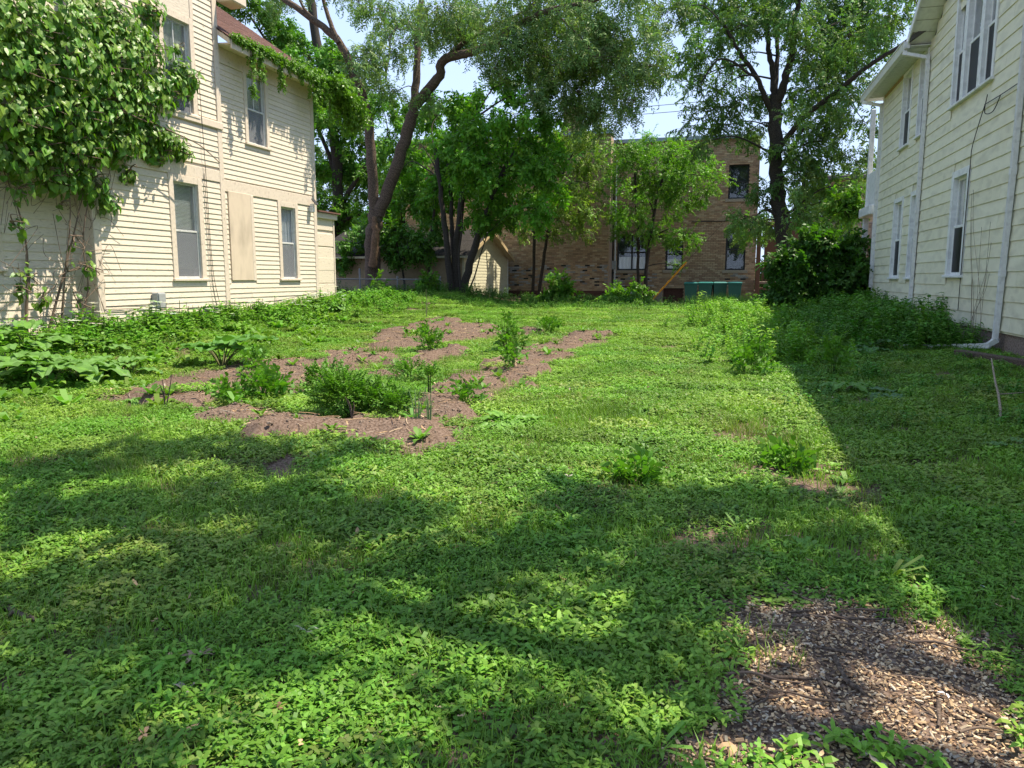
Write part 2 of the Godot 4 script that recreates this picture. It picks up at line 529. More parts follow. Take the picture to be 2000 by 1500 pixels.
func smooth(pts: Array, n: int) -> Array:
	var out := []
	for i in pts.size() - 1:
		var a: Vector3 = pts[maxi(i - 1, 0)]
		var b: Vector3 = pts[i]
		var c: Vector3 = pts[i + 1]
		var d: Vector3 = pts[mini(i + 2, pts.size() - 1)]
		for j in n: out.append(b.cubic_interpolate(c, a, d, float(j) / n))
	out.append(pts[-1])
	return out

func downspout(p: Node, pts: Array, m: Material) -> Node3D:
	var d := sub(p, "downspout")
	for i in pts.size() - 1:
		var a: Vector3 = pts[i]
		var b: Vector3 = pts[i + 1]
		var dir := (b - a).normalized()
		var sd := dir.cross(Vector3(0, 0, 1)).normalized() if absf(dir.z) < 0.7 else dir.cross(Vector3(0, 1, 0)).normalized()
		var q := MB.new()
		var bs := Basis(sd, dir, sd.cross(dir))
		q.box((a + b) * 0.5, Vector3(0.06, a.distance_to(b) + 0.05, 0.085), bs)
		for k in 9: q.box((a + b) * 0.5 + bs.z * (k - 4) * 0.009, Vector3(0.064, a.distance_to(b) + 0.045, 0.004), bs)
		part(d, "pipe", q.done(), m)
		if i > 0:
			q = MB.new()
			q.box(a, Vector3(0.072, 0.09, 0.097), bs)
			part(d, "coupling", q.done(), m)
	return d

func right_house() -> void:
	# built looking to +x, then turned about to look to -x: local z is the mirror of world z
	var h := thing("yellow_house", "two storey pale yellow house with wide siding and white gutters", "house", Vector3(XR, 0, 0), PI)
	var kw := {"trim": M.white_trim, "frame": M.white_trim, "curtain": M.lace, "drop": 0.5, "mid": 0.5, "bar": 0.045, "lower": M.screen_dark, "proud": 0.035}
	var y := [M.yellow0, M.yellow1, M.yellow0, M.yellow2]
	var w := sub(h, "side_wall")
	var holes := [[19.18, 20.12, 1.22, 3.04], [17.72, 18.44, 1.22, 3.04], [14.4, 15.36, 1.26, 3.06], [19.12, 20.0, 4.17, 5.84], [17.8, 18.42, 4.17, 5.84], [13.66, 15.86, 4.26, 6.15]]
	part(w, "sheathing", wall_core(4.5, 22.3, 0.45, 5.92, holes), M.yellow0)
	siding(w, 4.5, 22.22, 0.48, 5.92, 0.211, 0.019, holes, y, 3.7, 0.0012)
	siding(w, 11.9, 17.6, 5.966, 7.6, 0.211, 0.019, holes, y, 3.7, 0.0012, [5.9, 1.63])
	var m := MB.new()
	m.tri(Vector3(-0.006, 5.92, 17.6), Vector3(-0.006, 5.92, 11.9), Vector3(-0.006, 7.66, 14.75))
	m.tri(Vector3(-0.1, 5.92, 11.9), Vector3(-0.1, 5.92, 17.6), Vector3(-0.1, 7.66, 14.75))
	m.quad(Vector3(-0.1, 5.92, 17.6), Vector3(-0.006, 5.92, 17.6), Vector3(-0.006, 7.66, 14.75), Vector3(-0.1, 7.66, 14.75))
	part(w, "gable_sheathing", m.done(), M.yellow0)
	bev(w, "corner_board", Vector3(-0.1, 0.47, 22.22), Vector3(0.03, 5.9, 22.33), M.white_trim)
	window(w, 19.16, 20.14, 1.2, 3.06, 0.1, kw)
	window(w, 17.7, 18.46, 1.2, 3.06, 0.1, kw)
	window(w, 14.38, 15.38, 1.24, 3.08, 0.12, kw)
	var ku := kw.duplicate()
	ku.drop = 0.62
	ku.erase("curtain")
	window(w, 19.1, 20.02, 4.15, 5.86, 0.08, ku)
	window(w, 17.78, 18.44, 4.15, 5.86, 0.08, ku)
	window(w, 15.24, 15.9, 4.24, 6.17, 0.09, ku)
	window(w, 14.32, 15.241, 4.24, 6.17, 0.085, ku)
	window(w, 13.62, 14.321, 4.24, 6.17, 0.09, ku)
	# a bare strip of timber under the eave
	bev(w, "frieze_board", Vector3(-0.004, 5.8, 20.05), Vector3(0.03, 5.9, 22.2), M.bare_wood)
	# closing walls and floors
	m = MB.new()
	m.span(Vector3(-8.2, 0.45, 4.5), Vector3(-8.05, 5.9, 22.3))
	m.span(Vector3(-8.04, 0.45, 4.5), Vector3(-0.17, 5.9, 4.65))
	m.span(Vector3(-8.04, 0.45, 22.12), Vector3(-0.17, 5.9, 22.29))
	m.span(Vector3(-8.04, 3.3, 4.66), Vector3(-0.2, 3.42, 22.11))
	m.span(Vector3(-3.0, 0.45, 4.66), Vector3(-2.9, 5.88, 22.11))
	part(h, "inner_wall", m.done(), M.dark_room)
	m = MB.new()
	m.span(Vector3(-8.1, -0.3, 4.6), Vector3(-0.04, 0.47, 22.2))
	part(h, "foundation", m.done(), M.concrete_brown)
	# roof: eave along the wall, a cross gable over the triple window
	var r := sub(h, "roof")
	for q in [[22.75, 17.5], [12.0, 4.1]]: slab(r, "roof_deck", [Vector3(0.42, 6.03, q[0]), Vector3(0.42, 6.03, q[1]), Vector3(-4.1, 8.7, q[1]), Vector3(-4.1, 8.7, q[0])], Vector3(0, -0.09, 0), M.shingle_grey)
	slab(r, "roof_deck", [Vector3(-4.1, 8.7, 22.75), Vector3(-4.1, 8.7, 4.1), Vector3(-8.6, 6.03, 4.1), Vector3(-8.6, 6.03, 22.75)], Vector3(0, -0.09, 0), M.shingle_grey)
	for s in [-1.0, 1.0]:
		var e := Vector3(0.44, 5.92, 14.75 + s * 3.2)
		var t := Vector3(0.44, 7.84, 14.75)
		var back := Vector3(-3.9, 0, 0)
		slab(r, "gable_roof_deck", [e, t, t + back, e + back] if s < 0 else [e + back, t + back, t, e], Vector3(0, -0.07, 0), M.shingle_grey)
		var d := (t - e).normalized()
		slab(r, "rake_soffit", [e + Vector3(-0.02, -0.08, 0), t + Vector3(-0.02, -0.08, 0), t + Vector3(-0.46, -0.08, 0), e + Vector3(-0.46, -0.08, 0)], Vector3(0, -0.015, 0), M.white_trim)
		slab(r, "rake_board", [e + Vector3(0.012, 0.02, 0), t + Vector3(0.012, 0.02, 0), t + Vector3(-0.012, 0.02, 0), e + Vector3(-0.012, 0.02, 0)], Vector3(0, -0.17, 0), M.white_trim)
		var k := 0
		while k < 12:
			var q := MB.new()
			var c := e + d * (0.2 + k * 0.3)
			q.box(c + Vector3(-0.24, -0.097, 0), Vector3(0.4, 0.006, 0.008), Basis(Vector3(1, 0, 0), atan2(d.y, d.z) * -1.0))
			part(r, "soffit_seam", q.done(), M.seam)
			k += 1
	for z in [[17.7, 22.7], [4.2, 11.8]]:
		bev(r, "soffit", Vector3(0.0, 5.875, z[0]), Vector3(0.4, 5.895, z[1]), M.white_trim, 0.003)
		var n := int((z[1] - z[0]) / 0.1)
		var q := MB.new()
		for i in n: q.box(Vector3(0.2, 5.8735, z[0] + 0.05 + i * 0.1), Vector3(0.37, 0.004, 0.006))
		part(r, "soffit_groove", q.done(), M.seam, "stuff")
		q = MB.new()
		# an open gutter trough
		q.span(Vector3(0.4, 5.84, z[0]), Vector3(0.412, 5.99, z[1]))
		q.span(Vector3(0.413, 5.84, z[0]), Vector3(0.49, 5.852, z[1]))
		q.quad(Vector3(0.49, 5.84, z[1]), Vector3(0.49, 5.84, z[0]), Vector3(0.525, 5.97, z[0]), Vector3(0.525, 5.97, z[1]))
		q.span(Vector3(0.515, 5.965, z[0]), Vector3(0.54, 5.985, z[1]))
		for e in [z[0], z[1]]: q.span(Vector3(0.41, 5.842, e - 0.004), Vector3(0.52, 5.975, e + 0.004))
		part(r, "gutter", q.done(), M.white_metal)
	bev(r, "soffit_return", Vector3(-0.2, 5.86, 22.3), Vector3(0.4, 5.875, 22.72), M.white_trim, 0.003)
	downspout(h, [Vector3(0.46, 5.86, 17.85), Vector3(0.46, 5.76, 17.8), Vector3(0.07, 5.62, 17.66), Vector3(0.065, 5.4, 17.62), Vector3(0.065, 2.6, 17.64), Vector3(0.065, 0.5, 17.68)], M.white_metal)
	downspout(h, [Vector3(0.46, 5.86, 22.45), Vector3(0.46, 5.78, 22.42), Vector3(0.07, 5.66, 22.3), Vector3(0.065, 5.4, 22.28), Vector3(0.065, 1.0, 22.28)], M.white_metal)
	downspout(h, [Vector3(0.065, 7.2, 12.22), Vector3(0.065, 2.7, 12.26), Vector3(0.065, 1.3, 12.33), Vector3(0.065, 0.34, 12.38), Vector3(0.14, 0.26, 12.45), Vector3(0.75, 0.185, 12.9), Vector3(1.1, 0.16, 13.15)], M.white_metal)
	# cables on the siding
	for q in [[Vector3(0.04, 3.93, 11.6), Vector3(0.04, 3.91, 12.4), Vector3(0.05, 3.9, 13.2), Vector3(0.04, 3.92, 13.85)], [Vector3(0.05, 3.9, 13.1), Vector3(0.06, 3.72, 13.35), Vector3(0.06, 3.78, 13.75), Vector3(0.04, 4.05, 13.75)], [Vector3(0.035, 3.92, 13.85), Vector3(0.04, 3.4, 14.28), Vector3(0.035, 3.1, 14.36), Vector3(0.04, 2.2, 14.37), Vector3(0.04, 0.7, 14.36)]]:
		m = MB.new()
		m.tube(smooth(q, 5), [0.007], 5)
		part(h, "cable", m.done(), M.cable)
	# back porch seen past the corner
	var p := sub(h, "back_porch")
	bev(p, "porch_post", Vector3(-0.04, 0.3, 23.7), Vector3(0.1, 2.9, 23.84), M.white_trim, 0.01)
	bev(p, "porch_post", Vector3(-2.4, 0.3, 23.7), Vector3(-2.26, 2.9, 23.84), M.white_trim, 0.01)
	bev(p, "porch_beam", Vector3(-2.6, 2.9, 22.36), Vector3(0.2, 3.15, 23.95), M.white_trim, 0.02)
	bev(p, "porch_post", Vector3(-0.05, 3.15, 23.7), Vector3(0.07, 5.85, 23.82), M.white_trim, 0.01)
	bev(p, "porch_deck", Vector3(-2.6, 0.3, 22.36), Vector3(0.15, 0.45, 23.95), M.old_wood, 0.01)
	bev(p, "porch_panel", Vector3(-0.02, 3.16, 22.4), Vector3(0.03, 4.1, 23.69), M.white_trim, 0.004)

# ------------------------------------------------------------------ brick building, garage and what stands by them
func bricks(p: Node, x0: float, x1: float, y0: float, y1: float, holes: Array, own: Array, chalk: Array) -> void:
	var m := MB.new()
	var one := MB.new()
	one.bevel(Vector3(0, 0, 0.009), Vector3(0.212, 0.062, 0.03), 0.004)
	var mesh := one.done()
	var tints := [M.brick0, M.brick1, M.brick2, M.brick3]
	var row := 0
	var y := y0
	while y < y1 - 0.03:
		var x := x0 - (0.1125 if row % 2 else 0.0)
		while x < x1:
			var a := maxf(x, x0)
			var b := minf(x + 0.2135, x1)
			var spans := [[a, b]]
			for h in holes:
				if y + 0.05 > h[2] and y < h[3] - 0.02: spans = minus(spans, h[0], h[1])
			for s in spans:
				if s[1] - s[0] < 0.03: continue
				var cx: float = (s[0] + s[1]) * 0.5
				if own.size() and cx > own[0] and cx < own[1] and y > own[2] and y < own[3] and s[1] - s[0] > 0.2:
					var o := part(p, "brick", mesh, tints[rng.randi() % 4])
					o.position = Vector3(cx, y + 0.032, rng.randf_range(-0.004, 0.003))
					o.rotation.z = rng.randf_range(-0.008, 0.008)
				else:
					var t: float = rng.randf_range(0.72, 1.12)
					var cc: Color = [Color(0.56, 0.41, 0.26), Color(0.48, 0.33, 0.2), Color(0.6, 0.46, 0.3), Color(0.42, 0.28, 0.18), Color(0.55, 0.37, 0.23)][rng.randi() % 5] * t
					for q in chalk:
						if cx > q[0] and cx < q[1] and y > q[2] and y < q[3] and fn.get_noise_2d(cx * 22.0, y * 40.0) + rng.randf_range(-0.3, 0.3) > q[4]:
							var wv := rng.randf_range(0.3, 0.55)
							cc = Color(wv, wv * 0.97, wv * 0.92) if rng.randf() < 0.8 else Color(0.05, 0.05, 0.05)
					m.col = cc
					var z := 0.024 + rng.randf_range(-0.005, 0.005)
					var r := 0.004
					var lo := y + 0.002
					var hi := y + 0.064
					m.quad(Vector3(s[0], lo, z), Vector3(s[1], lo, z), Vector3(s[1], hi, z), Vector3(s[0], hi, z))
					m.quad(Vector3(s[0], hi, z), Vector3(s[1], hi, z), Vector3(s[1], hi + r, 0), Vector3(s[0], hi + r, 0))
					m.quad(Vector3(s[0], lo - r, 0), Vector3(s[1], lo - r, 0), Vector3(s[1], lo, z), Vector3(s[0], lo, z))
					m.quad(Vector3(s[0] - r, lo, 0), Vector3(s[0], lo, z), Vector3(s[0], hi, z), Vector3(s[0] - r, hi, 0))
					m.quad(Vector3(s[1], lo, z), Vector3(s[1] + r, lo, 0), Vector3(s[1] + r, hi, 0), Vector3(s[1], hi, z))
			x += 0.225
		y += 0.0745
		row += 1
	if m.v.size(): part(p, "brickwork", m.done(), M.brick_joined, "stuff")

func brick_core(p: Node, x0: float, x1: float, y0: float, y1: float, holes: Array, depth: float) -> void:
	var m := MB.new()
	var ys := [y0, y1]
	for h in holes:
		for y in [h[2], h[3]]:
			if not ys.has(y): ys.append(y)
	ys.sort()
	for i in ys.size() - 1:
		var spans := [[x0, x1]]
		for h in holes:
			if h[2] < ys[i + 1] - 0.001 and h[3] > ys[i] + 0.001: spans = minus(spans, h[0], h[1])
		for s in spans: m.span(Vector3(s[0], ys[i], -depth), Vector3(s[1], ys[i + 1], 0.003))
	part(p, "mortar", m.done(), M.mortar)

func brick_window(p: Node, x0: float, x1: float, y0: float, y1: float, arch: float, lace: float, posts: Array) -> void:
	var w := sub(p, "window")
	var f := 0.075
	var m := MB.new()
	for x in [x0 + f * 0.5, x1 - f * 0.5] + posts: m.bevel(Vector3(x, (y0 + y1) * 0.5, -0.12), Vector3(f, y1 - y0, 0.06), 0.006)
	for y in [y0 + f * 0.5, (y0 + y1) * 0.5, y1 - f * 0.5]: m.bevel(Vector3((x0 + x1) * 0.5, y, -0.125), Vector3(x1 - x0 - f, f * 0.8, 0.05), 0.006)
	part(w, "frame", m.done(), M.dark_frame)
	m = MB.new()
	m.span(Vector3(x0 + 0.02, y0 + 0.02, -0.142), Vector3(x1 - 0.02, y1 - 0.02, -0.138))
	part(w, "pane", m.done(), M.glass)
	if lace > 0.0:
		m = MB.new()
		var n := 34
		for i in n:
			var a := lerpf(x0 + f, x1 - f, float(i) / n)
			var b := lerpf(x0 + f, x1 - f, float(i + 1) / n)
			var za := -0.17 + 0.02 * sin(i * 1.3)
			var zb := -0.17 + 0.02 * sin((i + 1) * 1.3)
			m.quad(Vector3(a, y0 + f, za), Vector3(b, y0 + f, zb), Vector3(b, y0 + lace, zb), Vector3(a, y0 + lace, za))
		part(w, "curtain", m.done(), M.lace)
	bev(w, "sill", Vector3(x0 - 0.12, y0 - 0.14, -0.1), Vector3(x1 + 0.12, y0, 0.06), M.limestone, 0.012)
	if arch > 0.0:
		# voussoirs of the flat arch, standing bricks
		var n := int((x1 - x0 + 0.2) / 0.078)
		for i in n:
			var t := (i + 0.5) / n - 0.5
			var q := bev(w, "brick", Vector3(-0.033, 0, -0.05), Vector3(0.033, 0.22, 0.024), [M.brick0, M.brick1, M.brick3][i % 3], 0.005)
			q.position = Vector3((x0 + x1) * 0.5 + t * (x1 - x0 + 0.2), y1 + arch * (0.25 - t * t) * 3.0 - 0.02, 0)
			q.rotation.z = -t * arch * 4.0

func brick_building() -> void:
	var b := thing("brick_building", "two storey tan brick apartment building closing off the back of the lot", "building", Vector3(0, 0, -36))
	var w := sub(b, "rear_wall")
	var holes := [[0.11, 0.98, 1.56, 3.4], [0.13, 1.0, 4.7, 6.2], [-4.78, -3.4, 1.56, 3.2], [-2.54, -1.75, 1.57, 3.0], [-4.75, -3.6, 0.1, 0.82], [-2.6, -1.7, 0.1, 0.72]]
	bricks(w, -5.15, 1.42, 0.0, 7.3, holes, [-1.7, 0.1, 0.9, 3.7], [[-5.2, -3.0, 0.8, 1.5, 0.05], [0.0, 1.2, 1.1, 1.45, 0.1]])
	brick_core(w, -5.15, 1.42, -0.2, 7.3, holes, 0.3)
	brick_window(w, 0.11, 0.98, 1.56, 3.4, 0.12, 0.0, [])
	brick_window(w, 0.13, 1.0, 4.7, 6.2, 0.3, 0.0, [])
	brick_window(w, -4.78, -3.4, 1.56, 3.2, 0.1, 0.62, [-4.09])
	brick_window(w, -2.54, -1.75, 1.57, 3.0, 0.1, 0.5, [])
	bev(w, "basement_window", Vector3(-4.75, 0.1, -0.15), Vector3(-3.6, 0.82, -0.08), M.maroon)
	bev(w, "basement_pane", Vector3(-4.45, 0.45, -0.079), Vector3(-4.2, 0.74, -0.06), M.white_trim)
	bev(w, "basement_pane", Vector3(-4.12, 0.45, -0.079), Vector3(-3.87, 0.74, -0.06), M.white_trim)
	bev(w, "basement_window", Vector3(-2.6, 0.1, -0.15), Vector3(-1.7, 0.72, -0.06), M.maroon)
	bev(w, "plinth", Vector3(-3.55, -0.1, -0.1), Vector3(-2.65, 0.6, 0.05), M.limestone, 0.02)
	bev(b, "roof_edge", Vector3(-5.3, 7.3, -0.3), Vector3(1.5, 7.47, 0.16), M.flashing, 0.01)
	var m := MB.new()
	m.span(Vector3(-5.1, -0.2, -12.0), Vector3(-4.9, 7.28, -0.31))
	m.span(Vector3(1.2, -0.2, -12.0), Vector3(1.41, 7.28, -0.31))
	m.span(Vector3(-4.89, -0.2, -12.0), Vector3(1.19, 7.28, -11.8))
	m.span(Vector3(-4.89, 7.0, -11.79), Vector3(1.19, 7.1, -0.31))
	m.span(Vector3(-4.89, 3.7, -11.79), Vector3(1.19, 3.8, -0.31))
	m.span(Vector3(-4.89, 0.0, -2.4), Vector3(1.19, 6.98, -2.3))
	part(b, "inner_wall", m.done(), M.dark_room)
	# the wing that stands a metre forward
	var l := sub(b, "side_wing_wall")
	l.position = Vector3(0, 0, 0.95)
	bricks(l, -15.0, -5.05, 0.62, 7.6, [], [], [[-12.0, -5.1, 0.8, 1.75, 0.12]])
	brick_core(l, -15.0, -5.05, -0.2, 7.6, [], 1.0)
	bev(l, "painted_base", Vector3(-15.0, -0.2, 0.0), Vector3(-5.03, 0.62, 0.05), M.maroon, 0.01)
	bev(l, "corner_trim", Vector3(-5.05, 0.3, -0.9), Vector3(-5.0, 7.5, 0.02), M.pale_brick, 0.006)
	bev(l, "roof_edge", Vector3(-15.1, 7.6, -1.2), Vector3(-4.95, 7.76, 0.14), M.flashing, 0.01)
	var ch := sub(b, "chimney")
	ch.position = Vector3(-7.6, 7.7, -1.0)
	bricks(ch, 0.0, 0.75, 0.0, 1.4, [], [], [])
	bev(ch, "chimney_core", Vector3(0.0, -0.2, -0.7), Vector3(0.75, 1.4, 0.003), M.mortar)
	bev(ch, "chimney_cap", Vector3(-0.06, 1.4, -0.76), Vector3(0.81, 1.5, 0.06), M.limestone, 0.01)
	# pipes in the corner, a meter and a conduit across the wall
	for q in [[Vector3(-4.86, 0.3, 0.08), Vector3(-4.86, 6.6, 0.08), 0.035, M.white_metal], [Vector3(-4.97, 0.9, 0.06), Vector3(-4.97, 5.8, 0.06), 0.025, M.cable], [Vector3(-1.4, 3.72, 0.04), Vector3(0.2, 3.74, 0.04), 0.02, M.cable]]:
		m = MB.new()
		m.tube([q[0], q[1]], [q[2]], 8)
		part(b, "pipe", m.done(), q[3])
	bev(b, "meter_cabinet", Vector3(-5.0, 1.6, 0.03), Vector3(-4.8, 2.0, 0.16), M.meter_grey, 0.01)

func far_building() -> void:
	var b := thing("far_brick_house", "distant brick house with a timber deck behind the yellow house", "building", Vector3(0, 0, -46))
	var w := sub(b, "brick_wall")
	bricks(w, 5.6, 11.0, 0.4, 6.5, [], [], [])
	brick_core(w, 5.6, 11.0, 0.0, 6.5, [], 0.4)
	bev(b, "roof_edge", Vector3(5.3, 6.5, -1.0), Vector3(11.2, 6.75, 0.4), M.shingle_grey, 0.05)
	var d := sub(b, "deck")
	bev(d, "deck_floor", Vector3(5.4, 2.9, 0.2), Vector3(10.0, 3.1, 2.2), M.old_wood, 0.01)
	bev(d, "deck_rail", Vector3(5.4, 4.0, 2.1), Vector3(10.0, 4.1, 2.2), M.old_wood, 0.01)
	bev(d, "deck_beam", Vector3(5.4, 2.35, 2.0), Vector3(10.0, 2.6, 2.18), M.old_wood, 0.01)
	for i in 24: bev(d, "baluster", Vector3(5.5 + i * 0.19, 3.1, 2.13), Vector3(5.56 + i * 0.19, 4.0, 2.17), M.old_wood, 0.004)
	for x in [5.45, 7.6, 9.9]: bev(d, "deck_post", Vector3(x, 0.1, 2.03), Vector3(x + 0.14, 4.05, 2.19), M.old_wood, 0.01)

func porch() -> void:
	var p := thing("wooden_porch", "brown timber back porch with posts and railing at the brick building corner", "porch", Vector3(1.5, 0, -35.9))
	bev(p, "post", Vector3(-0.1, 0.1, 0.9), Vector3(0.08, 3.4, 1.08), M.red_wood, 0.01)
	bev(p, "post", Vector3(1.9, 0.1, 0.9), Vector3(2.08, 3.4, 1.08), M.red_wood, 0.01)
	bev(p, "beam", Vector3(-0.2, 3.4, 0.85), Vector3(2.3, 3.6, 1.1), M.red_wood, 0.01)
	bev(p, "floor", Vector3(-0.05, 0.95, -0.6), Vector3(2.2, 1.05, 0.89), M.old_wood, 0.01)
	bev(p, "rail", Vector3(0.09, 1.8, 0.93), Vector3(1.89, 1.9, 1.03), M.old_wood, 0.008)
	for i in 12: bev(p, "baluster", Vector3(0.16 + i * 0.145, 1.05, 0.96), Vector3(0.2 + i * 0.145, 1.8, 1.0), M.red_wood, 0.004)
	bev(p, "skirt_board", Vector3(0.09, 0.6, 0.95), Vector3(1.89, 0.8, 1.0), M.red_wood, 0.008)
	var m := MB.new()
	m.span(Vector3(0.3, 1.06, -0.7), Vector3(1.9, 3.3, -0.6))
	part(p, "door_wall", m.done(), M.red_wood)

func garage() -> void:
	var g := thing("low_garage", "low pale garage with a dark roof behind the chain link fence", "garage", Vector3(-9.7, 0, 0))
	var w := sub(g, "gable_wall")
	siding(w, -34.5, -28.3, 0.25, 3.2, 0.125, 0.015, [], [M.pale0, M.pale1, M.pale0], 8.0, 0.001, [2.1, 2.95])
	var m := MB.new()
	m.span(Vector3(-6.5, 0.0, -34.48), Vector3(-0.004, 2.14, -28.32))
	m.tri(Vector3(-0.004, 2.14, -28.32), Vector3(-0.004, 2.14, -34.48), Vector3(-0.004, 3.17, -31.4))
	part(w, "sheathing", m.done(), M.pale0)
	bev(w, "corner_board", Vector3(-0.05, 0.2, -28.33), Vector3(0.03, 2.12, -28.22), M.pale1)
	bev(w, "corner_board", Vector3(-0.05, 0.2, -34.6), Vector3(0.03, 2.12, -34.5), M.white_trim)
	var f := sub(g, "front_wall")
	f.position = Vector3(0, 0, -28.3)
	f.rotation.y = -PI / 2
	siding(f, 0.06, 6.5, 0.25, 2.1, 0.125, 0.015, [], [M.pale2], 6.0, 0.001)
	var r := sub(g, "roof")
	for s in [-1.0, 1.0]:
		var e := Vector3(0.28, 2.06, -31.4 + s * 3.4)
		var t := Vector3(0.28, 3.24, -31.4)
		var k := Vector3(-7.0, 0, 0)
		slab(r, "roof_deck", [e, e + k, t + k, t] if s > 0 else [t, t + k, e + k, e], Vector3(0, -0.08, 0), M.pale1)
		slab(r, "rake_board", [e + Vector3(0.02, 0.01, 0), t + Vector3(0.02, 0.01, 0), t + Vector3(-0.02, 0.01, 0), e + Vector3(-0.02, 0.01, 0)], Vector3(0, -0.16, 0), M.tan_trim)
		if s > 0: part(r, "shingles", shingles(e + Vector3(0, 0.01, 0), Vector3(-1, 0, 0), (t - e).normalized(), 7.0, 3.62, 0.14, 0.3), M.shingle_dark, "stuff")

func bin(at: Vector3, turn: float, label: String) -> void:
	var o := thing("recycling_bin", label, "bin", at, turn, "green wheeled bins against the brick wall")
	var m := MB.new()
	for i in 4:
		var q := []
		for k in [0, 1]:
			var t: float = PI / 4 + (i + k) * PI / 2
			q.append(Vector3(signf(cos(t)), 0, signf(sin(t))))
		var bo := [q[0] * Vector3(0.22, 0, 0.25) + Vector3(0, 0.08, 0), q[1] * Vector3(0.22, 0, 0.25) + Vector3(0, 0.08, 0)]
		var to := [q[0] * Vector3(0.28, 0, 0.33) + Vector3(0, 0.98, 0), q[1] * Vector3(0.28, 0, 0.33) + Vector3(0, 0.98, 0)]
		m.quad(bo[1], bo[0], to[0], to[1])
	m.quad(Vector3(-0.22, 0.08, -0.25), Vector3(0.22, 0.08, -0.25), Vector3(0.22, 0.08, 0.25), Vector3(-0.22, 0.08, 0.25))
	m.bevel(Vector3(0, 0.95, 0), Vector3(0.6, 0.05, 0.7), 0.01)
	part(o, "body", m.done(), M.bin_green)
	m = MB.new()
	m.bevel(Vector3(0, 1.01, 0.0), Vector3(0.62, 0.06, 0.74), 0.025)
	m.bevel(Vector3(0, 1.045, 0.0), Vector3(0.5, 0.03, 0.6), 0.012)
	part(o, "lid", m.done(), M.bin_lid)
	m = MB.new()
	m.tube([Vector3(-0.25, 1.0, -0.4), Vector3(0.25, 1.0, -0.4)], [0.016], 8)
	for x in [-0.22, 0.22]: m.box(Vector3(x, 0.99, -0.37), Vector3(0.03, 0.03, 0.08))
	part(o, "handle", m.done(), M.bin_green)
	for x in [-0.24, 0.24]:
		m = MB.new()
		m.tube([Vector3(x - 0.03, 0.12, -0.27), Vector3(x + 0.03, 0.12, -0.27)], [0.12], 14)
		part(o, "wheel", m.done(), M.cable)

func fence() -> void:
	var f := thing("chain_link_fence", "galvanised chain link fence between the house and the garage trees", "fence")
	var a := Vector3(-14.6, 0.3, -24.9)
	var b := Vector3(-9.9, 0.3, -26.2)
	var d := b - a
	for i in 4:
		var p: Vector3 = a + d * [0.0, 0.4, 0.68, 1.0][i]
		var m := MB.new()
		var hgt := 1.4 if i == 1 else 1.12
		m.tube([p + Vector3(0, -0.2, 0), p + Vector3(0, hgt - 0.2, 0)], [0.038 if i == 1 else 0.026], 10)
		m.tube([p + Vector3(0, hgt - 0.2, 0), p + Vector3(0, hgt - 0.17, 0), p + Vector3(0, hgt - 0.13, 0)], [0.046, 0.045, 0.01], 10)
		part(f, "post", m.done(), M.galvanised)
	var m := MB.new()
	m.tube([a + Vector3(0, 0.88, 0), b + Vector3(0, 0.86, 0)], [0.02], 8)
	part(f, "top_rail", m.done(), M.galvanised)
	m = MB.new()
	var n := 62
	for s in [-1, 1]:
		for i in range(-13, n + 13):
			var t0 := float(i) / n
			var t1 := float(i + s * 13) / n
			var y0 := 0.0
			var y1 := 0.86
			if t0 < 0 or t0 > 1 or t1 < 0 or t1 > 1: continue
			m.tube([a + d * t0 + Vector3(0, y0, 0), a + d * t1 + Vector3(0, y1, 0)], [0.0028], 3, false)
	part(f, "wire_mesh", m.done(), M.galvanised, "stuff")
# ------------------------------------------------------------------ plants
func shade_of(v := 0.18) -> Color:
	var g := rng.randf_range(1.0 - v, 1.0 + v)
	return Color(g * rng.randf_range(0.9, 1.12), g, g * rng.randf_range(0.85, 1.1))

# a twig along +z with leaves on both sides
func sprig(count: int, length: float, ll: float, lw: float, droop: float, sd: int, whorl := false) -> ArrayMesh:
	var m := MB.new()
	rng.seed = sd
	m.col = Color(0.5, 0.4, 0.3)
	var tip := Vector3(0, -droop * length * 0.5, length)
	m.tube([Vector3.ZERO, Vector3(0, -droop * length * 0.1, length * 0.5), tip], [0.003, 0.002, 0.001], 3, false)
	for i in count:
		var t := (i + 0.6) / count
		var p := Vector3(0, -droop * length * 0.5 * t * t, length * t)
		var s := 1.0 if i % 2 else -1.0
		var d := Vector3(s * rng.randf_range(0.5, 1.0), rng.randf_range(-0.75, 0.45) - droop * 0.5, rng.randf_range(0.3, 1.0))
		if whorl: d = Vector3(cos(i * 2.4), rng.randf_range(-0.5, 0.4), sin(i * 2.4) * 0.7 + 0.4)
		m.col = shade_of(0.22)
		m.leaf(p, d.normalized(), Vector3(rng.randf_range(-0.7, 0.7), 1, rng.randf_range(-0.7, 0.7)).normalized(), ll * rng.randf_range(0.7, 1.2), lw * rng.randf_range(0.8, 1.15), rng.randf_range(0.0, 0.35))
	return m.done()

func look(d: Vector3, roll: float, s: float) -> Basis:
	d = d.normalized()
	var up := Vector3.UP if absf(d.y) < 0.95 else Vector3.RIGHT
	var x := up.cross(d).normalized()
	var y := d.cross(x)
	return Basis(x, y, d).rotated(d, roll).scaled(Vector3(s, s, s))

func ball() -> Vector3:
	while true:
		var p := Vector3(rng.randf_range(-1, 1), rng.randf_range(-1, 1), rng.randf_range(-1, 1))
		if p.length_squared() < 1.0 and p.length_squared() > 0.01: return p
	return Vector3.UP

